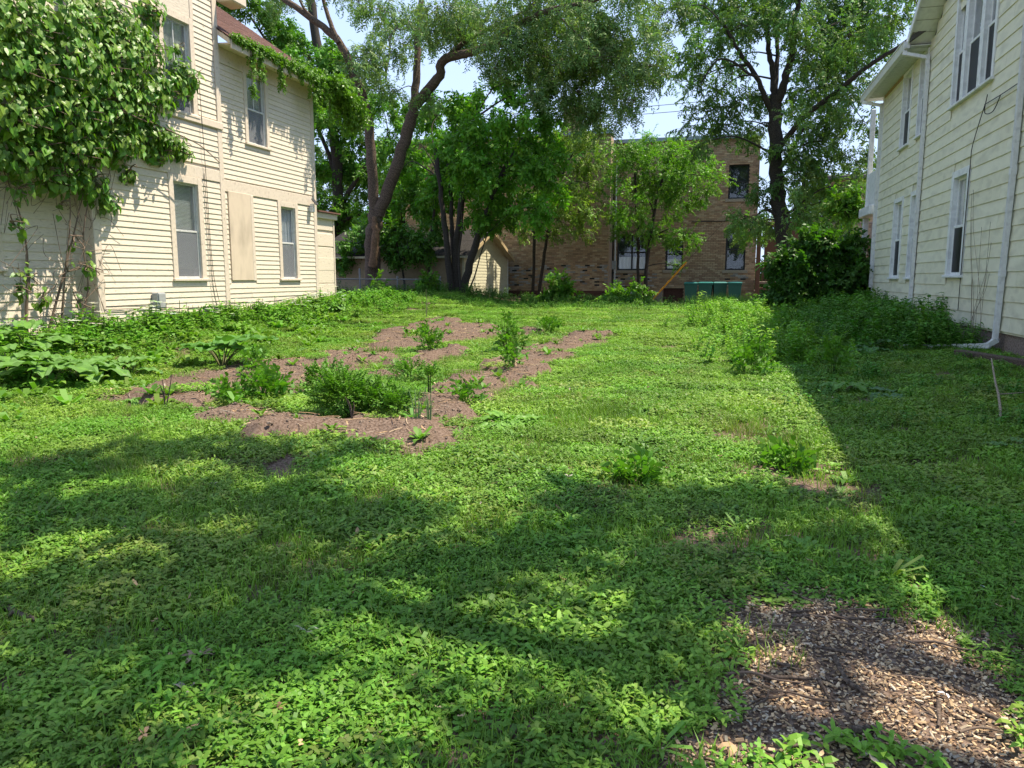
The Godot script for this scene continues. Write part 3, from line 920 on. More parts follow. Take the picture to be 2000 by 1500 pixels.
# trunk and limbs from given paths, a crown of leafy twigs grown about the given centres
func tree(called: String, label: String, group: String, limbs: Array, centres: Array, k: Dictionary) -> void:
	rng.seed = hash(called + label)
	var base: Vector3 = limbs[0][2][0]
	var t := thing(called, label, k.get("cat", "tree"), base, 0.0, group)
	var nodes := []
	for i in limbs.size():
		var pts := smooth(limbs[i][2], 4)
		var loc := []
		var rad := []
		for j in pts.size():
			var f := float(j) / (pts.size() - 1)
			var wob: float = 0.03 * limbs[i][0] * 6.0
			loc.append(pts[j] - base + (Vector3(rng.randf_range(-wob, wob), 0, rng.randf_range(-wob, wob)) if j > 0 and j < pts.size() - 1 else Vector3.ZERO))
			rad.append(lerpf(limbs[i][0], limbs[i][1], f))
			if i > 0 or k.get("trunk_nodes", false) or f > 0.6: nodes.append([loc[-1], rad[-1]])
		if i == 0: rad[0] *= 1.25
		var m := MB.new()
		m.tube(loc, rad, 11 if limbs[i][0] > 0.12 else 7, true, 0.07, rng)
		part(t, "trunk" if i == 0 or k.get("stems", false) and i < k.stems else "limb", m.done(), k.bark if limbs[i].size() < 4 else M[limbs[i][3]])
	var wood := MB.new()
	var buf := PackedFloat32Array()
	var tone: Color = k.color
	var n_per: float = k.density
	for c in centres:
		var o := Vector3(c[0], c[1], c[2]) - base
		var r: float = c[3]
		var best: Array = nodes[0]
		var bd := 1e9
		for nd in nodes:
			var dd: float = (nd[0] as Vector3).distance_to(o) + maxf(0.0, (nd[0] as Vector3).y - o.y) * 0.6
			if dd < bd:
				bd = dd
				best = nd
		var from: Vector3 = best[0]
		var br: float = minf(best[1] * 0.6, 0.012 + 0.012 * bd)
		if bd < k.get("reach", 6.0):
			var midp := from.lerp(o, 0.5) + Vector3(0, 0.12 * bd, 0) + ball() * 0.1 * bd
			wood.tube(smooth([from, midp, o], 4), [br, br * 0.9, br * 0.8, br * 0.7, br * 0.6, br * 0.5, br * 0.45, br * 0.4, br * 0.35], 5, false)
		var twigs := int(k.get("twigs", 9))
		var per := int(n_per * r * r / twigs) + 1
		var tint := rng.randf_range(0.8, 1.2)
		for i in twigs:
			var d := ball().normalized()
			d.y *= k.get("flat", 0.75)
			var tip: Vector3 = o + d * r * rng.randf_range(0.7, 1.15) + Vector3(0, -k.droop * r * 0.35, 0)
			var s := o + ball() * r * 0.2
			wood.tube([s, s.lerp(tip, 0.5) + Vector3(0, 0.1 * r, 0), tip], [0.012, 0.008, 0.003], 3, false)
			for j in per:
				var f := 1.0 - rng.randf() * rng.randf() * 0.95
				var p: Vector3 = s.lerp(tip, f) + Vector3(0, 0.1 * r * f * (1.0 - f) * 4.0, 0) + ball() * r * k.get("loose", 0.3)
				var dir := d * 0.6 + ball() + Vector3(0, -k.droop, 0)
				var g := tint * rng.randf_range(0.75, 1.25)
				put(buf, look(dir, rng.randf_range(-1.2, 1.2), rng.randf_range(0.75, 1.3)), p, Color(tone.r * g * rng.randf_range(0.85, 1.2), tone.g * g, tone.b * g))
	part(t, "twigs", wood.done(), k.bark, "stuff")
	many(t, "crown", k.sprig, k.leaf, buf)

# one large leaf with a stalk, wavy at its edge: burdock, rhubarb, squash
func big_leaf(p: Node, at: Vector3, dir: float, rise: float, stalk: float, l: float, w: float, droop: float, tone: Color, m: Material, lobed := 0.0) -> void:
	var q := MB.new()
	var fwd := Vector3(sin(dir), 0, cos(dir))
	var side := Vector3(cos(dir), 0, -sin(dir))
	var top := at + fwd * stalk * cos(rise) + Vector3(0, stalk * sin(rise), 0)
	q.col = Color(0.2, 0.2, 0.09)
	q.tube(smooth([at, at.lerp(top, 0.55) + Vector3(0, stalk * 0.08, 0), top], 3), [0.013, 0.011, 0.009, 0.008, 0.007, 0.006, 0.006], 5, false)
	var rows := 9
	var cols := 8
	var grid := []
	var ph := rng.randf() * TAU
	for i in rows + 1:
		var t := float(i) / rows
		var wid: float = w * pow(sin(PI * clampf(t * 0.88 + 0.1, 0, 1)), 0.7) * (1.0 - 0.25 * t)
		if lobed > 0.0: wid *= 1.0 - lobed * (0.5 + 0.5 * cos(t * 19.0))
		var c := top + fwd * l * (t - 0.14) * (1.0 - 0.18 * droop * t) + Vector3(0, l * (0.32 * t * rise - droop * t * t * 0.75), 0)
		var line := []
		for j in cols + 1:
			var s := (float(j) / cols - 0.5) * 2.0
			var edge := absf(s)
			line.append(c + side * s * wid * 0.5 - fwd * l * 0.1 * (1.0 - t) * edge + Vector3(0, l * (0.10 * edge - 0.06 * edge * edge * edge + 0.05 * sin(t * 17.0 + ph + s * 2.0) * edge + 0.012 * cos(s * 13.0)), 0))
		grid.append(line)
	for i in rows:
		for j in cols:
			var g := rng.randf_range(0.92, 1.08)
			var vein := 1.18 if j == cols / 2 or j == cols / 2 - 1 else 1.0
			q.col = Color(tone.r * g * vein, tone.g * g * vein, tone.b * g)
			q.quad(grid[i][j], grid[i][j + 1], grid[i + 1][j + 1], grid[i + 1][j])
	part(p, "leaf", q.done(), m)

func leafy_plant(called: String, label: String, cat: String, group: String, at: Vector3, n: int, stalk: float, l: float, w: float, tone: Color, m: Material, rise := 0.9, lobed := 0.0) -> void:
	rng.seed = hash(label)
	var g := gy(at.x, at.z)
	var t := thing(called, label, cat, Vector3(at.x, g - 0.01, at.z), 0.0, group)
	for i in n:
		var f := rng.randf_range(0.75, 1.15)
		var a := TAU * i / n + rng.randf_range(-0.35, 0.35)
		big_leaf(t, Vector3(sin(a), 0, cos(a)) * 0.03, a, rise * rng.randf_range(0.55, 1.2), stalk * f, l * f, w * f, rng.randf_range(0.25, 0.75), tone, m, lobed)

# an upright weed: stem and alternate leaves
func weed_mesh(hgt: float, n: int, ll: float, lw: float, sd: int, stems := 1) -> ArrayMesh:
	rng.seed = sd
	var m := MB.new()
	for s in stems:
		var a := rng.randf() * TAU
		var lean := Vector3(cos(a), 0, sin(a)) * (0.1 if stems == 1 else 0.35)
		var h := hgt * rng.randf_range(0.75, 1.1)
		var o := Vector3(cos(a), 0, sin(a)) * 0.03 * (stems - 1)
		var top := o + Vector3(0, h, 0) + lean * h
		m.col = Color(0.8, 0.85, 0.6)
		m.tube([o, o.lerp(top, 0.5) - lean * h * 0.1, top], [0.006, 0.005, 0.002], 4, false)
		for i in n:
			var t := 0.12 + 0.9 * (i + rng.randf() * 0.5) / n
			var p := o.lerp(top, minf(t, 1.0))
			var b := i * 2.4 + rng.randf_range(-0.4, 0.4)
			var d := Vector3(cos(b), rng.randf_range(0.0, 0.7), sin(b)).normalized()
			m.col = shade_of(0.18)
			m.leaf(p, d, Vector3(rng.randf_range(-0.3, 0.3), 1, rng.randf_range(-0.3, 0.3)), ll * rng.randf_range(0.7, 1.15) * (1.15 - 0.5 * t), lw * (1.15 - 0.5 * t), rng.randf_range(0.15, 0.6))
	return m.done()

# patches of low ground cover
func clover_patch(n: int, rad: float, ll: float, sd: int) -> ArrayMesh:
	rng.seed = sd
	var m := MB.new()
	for i in n:
		var a := rng.randf() * TAU
		var r := sqrt(rng.randf()) * rad
		var h := rng.randf_range(0.012, 0.05) * (1.0 - 0.3 * r / rad)
		var p := Vector3(cos(a) * r, h, sin(a) * r)
		m.col = shade_of(0.25)
		var tw := rng.randf() * TAU
		var nl := 3 if rng.randf() < 0.55 else 2
		var tilt := Vector3(rng.randf_range(-0.5, 0.5), 1, rng.randf_range(-0.5, 0.5)).normalized()
		for q in nl:
			var b := tw + q * TAU / nl
			var d := Vector3(cos(b), rng.randf_range(-0.15, 0.35), sin(b)).normalized()
			m.leaf(p, d, tilt, ll * rng.randf_range(0.7, 1.3), ll * rng.randf_range(0.6, 0.85), rng.randf_range(0.0, 0.3), 0.55)
	return m.done()

# short stems each with a whorl of pointed leaves
func weedlet_patch(n: int, rad: float, ll: float, sd: int) -> ArrayMesh:
	rng.seed = sd
	var m := MB.new()
	for i in n:
		var a := rng.randf() * TAU
		var r := sqrt(rng.randf()) * rad
		var h := rng.randf_range(0.015, 0.06)
		var o := Vector3(cos(a) * r, 0, sin(a) * r)
		var tone := rng.randf_range(0.75, 1.25)
		var tw := rng.randf() * TAU
		for q in 6:
			var b := tw + q * 2.2
			var up := rng.randf_range(0.0, 0.9)
			m.col = Color(tone * rng.randf_range(0.85, 1.2), tone, tone * rng.randf_range(0.8, 1.1))
			m.leaf(o + Vector3(0, h * (0.4 + 0.1 * q), 0), Vector3(cos(b), up, sin(b)).normalized(), Vector3(rng.randf_range(-0.4, 0.4), 1, rng.randf_range(-0.4, 0.4)), ll * rng.randf_range(0.6, 1.25), ll * rng.randf_range(0.3, 0.5), rng.randf_range(0.1, 0.5), rng.randf_range(0.35, 0.6))
	return m.done()

func grass_patch(n: int, rad: float, h: float, sd: int) -> ArrayMesh:
	rng.seed = sd
	var m := MB.new()
	for i in n:
		var a := rng.randf() * TAU
		var r := sqrt(rng.randf()) * rad
		var b := rng.randf() * TAU
		m.col = shade_of(0.2)
		var lean := Vector3(cos(b), -0.35, sin(b)) * rng.randf_range(0.3, 1.1)
		m.blade(Vector3(cos(a) * r, -0.005, sin(a) * r), Vector3(rng.randf_range(-0.3, 0.3), 1, rng.randf_range(-0.3, 0.3)).normalized(), Vector3(-sin(b), 0, cos(b)), h * rng.randf_range(0.5, 1.2), 0.0045, lean)
	return m.done()

func rosette(n: int, ll: float, lw: float, sd: int, flat := 0.35) -> ArrayMesh:
	rng.seed = sd
	var m := MB.new()
	for i in n:
		var b := i * 2.4 + rng.randf_range(-0.3, 0.3)
		m.col = shade_of(0.18)
		var d := Vector3(cos(b), rng.randf_range(0.1, flat * 2.0), sin(b)).normalized()
		m.leaf(Vector3(cos(b) * 0.008, 0.004, sin(b) * 0.008), d, Vector3.UP, ll * rng.randf_range(0.65, 1.15), lw * rng.randf_range(0.8, 1.15), rng.randf_range(0.1, 0.4), 0.62)
	return m.done()

func green_at(x: float, z: float, kind: int) -> Color:
	var n := fn.get_noise_2d(x * 5.0 + 70.0, z * 5.0)
	var q := rng.randf()
	var g := rng.randf_range(0.65, 1.3)
	var c := Color(0.135, 0.3, 0.032).lerp(Color(0.225, 0.36, 0.055), clampf(0.5 + n * 1.3, 0, 1))
	if kind == 1: c = Color(0.175, 0.32, 0.04)
	if kind == 2: c = Color(0.15, 0.3, 0.05)
	if q < 0.1: c = c.lerp(Color(0.24, 0.28, 0.07), 0.6)
	return c * g

func ground_cover() -> void:
	rng.seed = 11
	var near := [weedlet_patch(75, 0.2, 0.036, 21), weedlet_patch(95, 0.2, 0.026, 22), grass_patch(170, 0.2, 0.08, 23), rosette(9, 0.085, 0.03, 24), clover_patch(130, 0.2, 0.022, 25), rosette(12, 0.13, 0.022, 26)]
	var bufs := []
	for i in near.size(): bufs.append(PackedFloat32Array())
	rng.seed = 12
	var z := -0.9
	while z > -25.5:
		var step := 0.115 + 0.0068 * absf(z)
		var x := maxf(-9.75, -1.6 + z * 0.98)
		var stop := minf(3.95, 0.9 - z * 0.42)
		while x < stop:
			var px := x + rng.randf_range(-0.5, 0.5) * step
			var pz := z + rng.randf_range(-0.5, 0.5) * step
			x += step
			var s := soil(px, pz)
			if s > 0.02 and rng.randf() > 0.035 + 0.5 * (1.0 - minf(1.0, s * 2.0)): continue
			var ch := chips(px, pz)
			if ch > 0.3 and rng.randf() < 0.988: continue
			var bare := fn.get_noise_2d(px * 8.0 + 40.0, pz * 8.0)
			if bare > 0.36 and pz < -3.4 and rng.randf() < 0.72: continue
			var n := fn.get_noise_2d(px * 6.0, pz * 6.0 + 900.0)
			var q := rng.randf()
			var kind := 0
			if n > 0.1: kind = 2 if q < 0.62 else (1 if q < 0.85 else 0)
			elif n < -0.25: kind = 4 if q < 0.4 else (1 if q < 0.75 else 2)
			else: kind = 0 if q < 0.3 else (1 if q < 0.6 else 2)
			if rng.randf() < 0.11: kind = 3 if rng.randf() < 0.65 else 5
			var sc := rng.randf_range(0.8, 1.25) * (0.85 + 0.034 * absf(z))
			var hs := sc * rng.randf_range(0.8, 1.3) * (0.8 if z < -8.0 else 1.0)
			var b := Basis(Vector3.UP, rng.randf() * TAU) * Basis.from_scale(Vector3(sc, hs, sc))
			put(bufs[kind], b, Vector3(px, gy(px, pz) - 0.004, pz), green_at(px, pz, 1 if kind == 2 else (2 if kind in [3, 5] else 0)))
		z -= step
	var names := ["leafy_cover", "chickweed_cover", "lawn_grass", "plantain_weeds", "clover_cover", "dandelion_weeds"]
	var labels := ["short pointed leaved weeds covering most of the lot", "small leaved chickweed mat between the larger weeds", "short thin grass scattered through the weeds", "flat plantain rosettes dotted over the lawn", "three leaved clover patches on the lawn", "narrow leaved dandelion rosettes dotted over the lawn"]
	for i in near.size():
		tag(many(self, names[i], near[i], M.leaf_ground if i != 2 else M.leaf_grass, bufs[i]), labels[i], "ground cover")

func spot(kind: String) -> Vector2:
	var z := 0.0
	var x := 0.0
	match kind:
		"house_foot":
			z = rng.randf_range(-20.5, -5.2)
			x = -9.55 + absf(rng.randfn(0, 0.75)) * (1.25 if z > -9.5 else 0.9)
			if soil(x, z) > 0.4: x = 999.0
		"vine_foot":
			z = rng.randf_range(-15.0, -4.9)
			x = -8.9 + absf(rng.randfn(0, 0.9)) * (1.9 if z > -7.2 else 1.0)
			if soil(x, z) > 0.3: x = 999.0
		"back":
			x = rng.randf_range(-13.5, 2.4)
			z = -24.5 - absf(rng.randfn(0, 2.4))
			if x > -2.2 and x < 1.0 and rng.randf() < 0.75: x = 999.0
		"back_low":
			x = rng.randf_range(-13.5, 2.0)
			z = -21.5 - absf(rng.randfn(0, 1.6))
		"sun_row":
			z = rng.randf_range(-22.0, -10.6)
			x = 0.55 + 0.06 * (z + 16.0) + rng.randfn(0, 0.5)
		"shade":
			z = rng.randf_range(-21.5, -12.6)
			x = 3.75 - absf(rng.randfn(0, 0.95))
		"shade_low":
			x = rng.randf_range(0.6, 3.6)
			z = rng.randf_range(-17.0, -6.5)
		"bins":
			x = rng.randfn(0.1, 0.45)
			z = rng.randfn(-25.5, 0.8)
		"beds":
			x = rng.randf_range(-8.5, -0.5)
			z = rng.randf_range(-19.5, -4.6)
			if soil(x, z) < 0.1 or rng.randf() > 0.4 + 0.5 * fn.get_noise_2d(x * 12.0, z * 12.0): x = 999.0
		"flowers":
			x = -9.3 + absf(rng.randfn(0, 0.35))
			z = rng.randf_range(-17.0, -6.0)
	return Vector2(x, z)

func scatter(called: String, label: String, cat: String, mesh: ArrayMesh, m: Material, n: int, area: String, s0: float, s1: float, tone: Color, vary := 0.25) -> void:
	var buf := PackedFloat32Array()
	for i in n:
		var p := spot(area)
		if p.x > 900.0: continue
		var s := rng.randf_range(s0, s1) * (1.0 + 0.75 * fn.get_noise_2d(p.x * 9.0 + 500.0, p.y * 9.0))
		var g := rng.randf_range(1.0 - vary, 1.0 + vary)
		put(buf, Basis(Vector3.UP, rng.randf() * TAU) * Basis(Vector3(1, 0, 0), rng.randf_range(-0.12, 0.12)) * Basis.from_scale(Vector3(s, s, s)), Vector3(p.x, gy(p.x, p.y) - 0.01, p.y), Color(tone.r * g * rng.randf_range(0.85, 1.2), tone.g * g, tone.b * g))
	if buf.size(): tag(many(self, called, mesh, m, buf), label, cat)

func tall_weeds() -> void:
	var wa := weed_mesh(0.42, 16, 0.12, 0.055, 31)
	var wb := weed_mesh(0.3, 11, 0.1, 0.05, 32, 3)
	var wc := weed_mesh(0.62, 20, 0.15, 0.075, 33, 2)
	var low := rosette(11, 0.22, 0.07, 34, 0.7)
	var tallgrass := grass_patch(70, 0.16, 0.5, 35)
	rng.seed = 36
	scatter("nettle_weeds", "knee high leafy weeds along the foot of the peeling house", "weeds", wb, M.leaf_weed, 1500, "house_foot", 0.45, 1.1, Color(0.14, 0.32, 0.032))
	scatter("broad_weeds", "broad leaved low weeds in front of the vine covered wall", "weeds", low, M.leaf_weed, 900, "vine_foot", 0.4, 1.05, Color(0.15, 0.31, 0.045))
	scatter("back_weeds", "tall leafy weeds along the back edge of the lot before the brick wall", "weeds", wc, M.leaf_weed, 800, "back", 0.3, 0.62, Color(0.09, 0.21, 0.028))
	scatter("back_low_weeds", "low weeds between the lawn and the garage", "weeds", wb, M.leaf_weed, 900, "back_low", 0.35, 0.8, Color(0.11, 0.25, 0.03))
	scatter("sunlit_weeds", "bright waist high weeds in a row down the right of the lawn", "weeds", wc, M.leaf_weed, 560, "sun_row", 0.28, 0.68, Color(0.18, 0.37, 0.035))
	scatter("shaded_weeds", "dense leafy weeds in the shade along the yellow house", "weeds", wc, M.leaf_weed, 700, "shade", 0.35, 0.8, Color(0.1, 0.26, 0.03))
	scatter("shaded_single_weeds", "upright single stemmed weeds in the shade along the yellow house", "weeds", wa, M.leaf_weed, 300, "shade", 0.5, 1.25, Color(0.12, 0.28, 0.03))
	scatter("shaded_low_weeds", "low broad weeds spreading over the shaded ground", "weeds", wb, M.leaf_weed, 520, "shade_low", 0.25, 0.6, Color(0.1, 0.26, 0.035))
	scatter("tall_grass", "tuft of tall bright grass before the green bins", "grass", tallgrass, M.leaf_grass, 110, "bins", 0.5, 0.95, Color(0.15, 0.32, 0.04))
	scatter("garden_seedlings", "scattered small seedlings and weeds on the bare garden soil", "weeds", rosette(9, 0.12, 0.04, 37, 0.8), M.leaf_weed, 1200, "beds", 0.3, 1.15, Color(0.13, 0.27, 0.035))
	# white flower heads beside the peeling house: stem, then petals
	var m := MB.new()
	m.col = Color(0.12, 0.22, 0.05)
	m.tube([Vector3.ZERO, Vector3(0.02, 0.3, 0)], [0.004, 0.003], 4, false)
	for i in 14:
		var a := i * 2.4
		m.col = Color(0.7, 0.72, 0.68)
		m.leaf(Vector3(0.02 + cos(a) * 0.006 * i * 0.4, 0.3 + 0.004 * (i % 3), sin(a) * 0.006 * i * 0.4), Vector3(cos(a), 0.15, sin(a)), Vector3.UP, 0.03, 0.028, 0.1)
	scatter("white_flowers", "small white flower heads at the foot of the peeling house", "flowers", m.done(), M.leaf_weed, 170, "flowers", 0.9, 1.4, Color(1, 1, 1), 0.05)

func litter() -> void:
	# wood chips on the bare corner, dead leaves and straw over the soil
	var m := MB.new()
	m.bevel(Vector3(0, 0.003, 0), Vector3(0.034, 0.006, 0.016), 0.002)
	rng.seed = 51
	var buf := PackedFloat32Array()
	var tones := [Color(0.38, 0.25, 0.14), Color(0.46, 0.32, 0.18), Color(0.26, 0.16, 0.09), Color(0.54, 0.41, 0.26), Color(0.14, 0.095, 0.065), Color(0.36, 0.3, 0.23)]
	var mesh := m.done()
	for i in 90000:
		var x := rng.randf_range(-1.0, 2.2)
		var z := rng.randf_range(-3.9, -1.1)
		if chips(x, z) < rng.randf() * 0.9 + 0.05: continue
		var s := rng.randf_range(0.12, 0.5) * rng.randf_range(0.7, 1.4)
		var b := Basis(Vector3.UP, rng.randf() * TAU) * Basis(Vector3(1, 0, 0), rng.randfn(0, 0.35)) * Basis(Vector3(0, 0, 1), rng.randfn(0, 0.35)) * Basis.from_scale(Vector3(s * rng.randf_range(0.5, 1.3), s, s))
		put(buf, b, Vector3(x, gy(x, z) + rng.randf_range(0, 0.01), z), tones[rng.randi() % 6] * rng.randf_range(0.6, 1.25))
	tag(many(self, "wood_chips", mesh, M.chip, buf), "tan wood chips strewn over the bare street side corner", "wood chips")
	m = MB.new()
	m.leaf(Vector3.ZERO, Vector3(0, 0.1, 1), Vector3.UP, 0.034, 0.02, -0.3)
	m.leaf(Vector3.ZERO, Vector3(0, 0.25, -1), Vector3.UP, 0.02, 0.02, 0.3)
	buf = PackedFloat32Array()
	for i in 2600:
		var z := -1.2 - 18.0 * pow(rng.randf(), 1.6)
		var x := rng.randf_range(-7.5, 3.0)
		var on := soil(x, z) > 0.4
		if not on and rng.randf() < 0.72: continue
		put(buf, Basis(Vector3.UP, rng.randf() * TAU) * Basis(Vector3(1, 0, 0), rng.randfn(0, 0.4)) * Basis.from_scale(Vector3.ONE * rng.randf_range(0.4, 1.1)), Vector3(x, gy(x, z) + (0.008 if on else 0.035), z), tones[rng.randi() % 6] * 0.9)
	tag(many(self, "dead_leaves", m.done(), M.chip, buf), "small brown dead leaves scattered over lawn and soil", "leaf litter")
	m = MB.new()
	m.tube([Vector3(-0.06, 0.004, 0), Vector3(0, 0.008, 0.006), Vector3(0.06, 0.004, 0)], [0.0018], 4, false)
	buf = PackedFloat32Array()
	for i in 6000:
		var x := rng.randf_range(-8.5, 0.0)
		var z := rng.randf_range(-19.0, -4.4)
		if soil(x, z) < 0.45: continue
		put(buf, Basis(Vector3.UP, rng.randf() * TAU) * Basis(Vector3(0, 0, 1), rng.randfn(0, 0.12)) * Basis.from_scale(Vector3.ONE * rng.randf_range(0.5, 1.6)), Vector3(x, gy(x, z), z), tones[[1, 3, 5, 0, 2][rng.randi() % 5]])
	tag(many(self, "straw", m.done(), M.chip, buf), "thin straw and stem bits on the garden soil", "straw")
	m = MB.new()
	m.tube(smooth([Vector3(-0.07, 0.006, 0.01), Vector3(-0.02, 0.01, -0.006), Vector3(0.03, 0.008, 0.004), Vector3(0.08, 0.004, -0.008)], 3), [0.0035, 0.0035, 0.003, 0.003, 0.003, 0.0025, 0.002, 0.002, 0.0015, 0.001], 5, false)
	buf = PackedFloat32Array()
	for i in 420:
		var x := rng.randf_range(-1.0, 2.2)
		var z := rng.randf_range(-3.9, -1.2)
		if chips(x, z) < 0.4: continue
		put(buf, Basis(Vector3.UP, rng.randf() * TAU) * Basis.from_scale(Vector3(1, 1, 1) * rng.randf_range(0.4, 1.5)), Vector3(x, gy(x, z) + 0.008, z), Color(0.13, 0.09, 0.065) * rng.randf_range(0.5, 1.4))
	tag(many(self, "small_twigs", m.done(), M.chip, buf), "thin dark twigs strewn among the wood chips", "twigs")
	# clods on the soil
	m = MB.new()
	m.bevel(Vector3.ZERO, Vector3(0.05, 0.03, 0.04), 0.012)
	buf = PackedFloat32Array()
	for i in 22000:
		var x := rng.randf_range(-8.8, 0.0)
		var z := rng.randf_range(-19.0, -4.4)
		if soil(x, z) < 0.3: continue
		put(buf, Basis(Vector3.UP, rng.randf() * TAU) * Basis(Vector3(1, 0, 0), rng.randf() * 3.0) * Basis.from_scale(Vector3.ONE * rng.randf_range(0.15, 0.85) * rng.randf_range(0.4, 1.0)), Vector3(x, gy(x, z), z), Color(0.17, 0.125, 0.095) * rng.randf_range(0.7, 1.25))
	tag(many(self, "soil_clods", m.done(), M.chip, buf), "crumbly brown clods on the garden beds", "soil")

# ------------------------------------------------------------------ the vine on the peeling house
func heart_leaf(s: float, sd: int) -> ArrayMesh:
	rng.seed = sd
	var m := MB.new()
	var rim := [Vector3(0, 0, 0.02), Vector3(0.3, 0, -0.14), Vector3(0.5, 0, 0.12), Vector3(0.42, 0, 0.42), Vector3(0.2, 0, 0.72), Vector3(0, 0, 1.0), Vector3(-0.2, 0, 0.72), Vector3(-0.42, 0, 0.42), Vector3(-0.5, 0, 0.12), Vector3(-0.3, 0, -0.14)]
	var c := Vector3(0, -0.05, 0.35)
	var pts := []
	for p in rim:
		var q: Vector3 = p
		q.y = 0.12 * absf(q.x) * 2.0 - 0.35 * maxf(0, q.z - 0.4) * maxf(0, q.z - 0.4) + rng.randf_range(-0.03, 0.03)
		pts.append(q * s)
	for i in pts.size():
		m.col = shade_of(0.06)
		m.tri(c * s, pts[i], pts[(i + 1) % pts.size()])
	m.col = Color(0.6, 0.6, 0.4)
	m.tube([c * s, Vector3(0, -0.1, -0.1) * s, Vector3(0, -0.35, -0.55) * s], [0.0022], 3, false)
	return m.done()

func vine() -> void:
	var v := thing("climbing_vine", "big leafy climbing vine smothering the near end of the peeling house", "vine", Vector3(XL, 0, 0))
	rng.seed = 71
	var stems := [[Vector3(-0.1, 0.3, -9.3), Vector3(0.05, 1.3, -9.35), Vector3(0.1, 2.4, -9.5), Vector3(0.25, 3.6, -9.2), Vector3(0.3, 5.0, -8.6)], [Vector3(-0.15, 0.3, -9.1), Vector3(0.0, 1.6, -9.5), Vector3(0.08, 2.8, -9.9), Vector3(0.2, 4.0, -10.4), Vector3(0.3, 4.8, -11.2)], [Vector3(-0.1, 0.3, -9.5), Vector3(0.0, 1.0, -9.8), Vector3(0.05, 1.9, -9.75), Vector3(0.12, 3.2, -10.1)], [Vector3(-0.2, 0.4, -8.8), Vector3(-0.15, 1.8, -8.9), Vector3(0.0, 3.0, -8.4), Vector3(0.2, 4.6, -7.6)], [Vector3(0.2, 3.9, -10.6), Vector3(0.35, 3.75, -11.4), Vector3(0.45, 3.6, -12.1), Vector3(0.5, 3.35, -12.6)]]
	for s in stems:
		var m := MB.new()
		m.tube(smooth(s, 6), [0.03, 0.026, 0.022, 0.02, 0.018, 0.016, 0.014, 0.012, 0.011, 0.01, 0.01, 0.01, 0.01, 0.01, 0.01, 0.009, 0.009, 0.009, 0.008], 6, false, 0.2, rng)
		part(v, "stem", m.done(), M.bark_vine)
	var tendrils := MB.new()
	for i in 110:
		var z := rng.randf_range(-10.4, -7.4)
		var p := Vector3(-0.1 + rng.randf() * 0.15, rng.randf_range(0.4, 3.2), z)
		tendrils.tube(smooth([p, p + Vector3(0.06, rng.randf_range(-0.3, 0.4), rng.randf_range(-0.3, 0.3)), p + Vector3(0.05, rng.randf_range(-0.7, 0.7), rng.randf_range(-0.5, 0.5))], 4), [0.005, 0.004], 4, false)
	part(v, "tendrils", tendrils.done(), M.bark_vine, "stuff")
	# the leafy mass: lobes in front of the wall, [y, z, half height, half width, how far out]
	var lobes := [[4.67, -8.64, 0.47, 0.64, 0.75, 1], [4.89, -9.39, 0.47, 0.73, 0.8, 1], [5.28, -10.4, 0.43, 0.68, 0.6, 1], [4.08, -8.67, 0.48, 0.7, 0.9, 1], [4.34, -9.44, 0.51, 0.75, 0.95, 1], [4.69, -10.47, 0.47, 0.69, 0.75, 1], [5.07, -11.24, 0.38, 0.5, 0.45, 1], [3.44, -8.49, 0.44, 0.63, 0.8, 1], [3.66, -9.22, 0.47, 0.72, 0.9, 1], [3.93, -10.16, 0.47, 0.72, 0.8, 1], [4.21, -11.07, 0.42, 0.56, 0.6, 1], [4.51, -11.68, 0.35, 0.47, 0.45, 1], [4.84, -12.3, 0.32, 0.32, 0.35, 1], [2.94, -8.69, 0.35, 0.61, 0.6, 1], [3.13, -9.45, 0.37, 0.65, 0.7, 1], [3.35, -10.34, 0.36, 0.57, 0.55, 1], [3.64, -11.1, 0.3, 0.57, 0.45, 1], [3.66, -11.66, 0.26, 0.47, 0.35, 1], [3.5, -12.07, 0.16, 0.28, 0.3, 1], [2.74, -9.85, 0.27, 0.47, 0.4, 0.75], [2.67, -9.23, 0.29, 0.3, 0.45, 0.75], [2.47, -10.18, 0.24, 0.3, 0.3, 0.6], [2.47, -8.67, 0.24, 0.09, 0.35, 0.75], [2.32, -9.38, 0.25, 0.02, 0.25, 0.6], [1.88, -9.58, 0.32, 0.01, 0.22, 0.6], [1.33, -9.4, 0.34, 0.01, 0.2, 0.6], [1.42, -9.81, 0.35, 0.08, 0.15, 0.6], [0.96, -8.91, 0.21, 0.11, 0.2, 0.6], [1.26, -8.73, 0.21, 0.03, 0.12, 0.6], [0.87, -9.54, 0.18, 0.03, 0.2, 0.6], [1.97, -8.56, 0.18, 0.12, 0.3, 0.6], [2.93, -10.74, 0.17, 0.21, 0.25, 0.75], [5.26, -12.06, 0.12, 0.16, 0.25, 1], [5.72, -11.5, 0.25, 0.32, 0.3, 1], [3.36, -11.41, 0.16, 0.32, 0.3, 1], [1.11, -8.57, 0.28, 0.08, 0.15, 0.6]]
	var shapes := [heart_leaf(0.105, 72), heart_leaf(0.12, 73), heart_leaf(0.09, 74)]
	var bufs := [PackedFloat32Array(), PackedFloat32Array(), PackedFloat32Array()]
	var own := 0
	rng.seed = 75
	var big := MB.new()
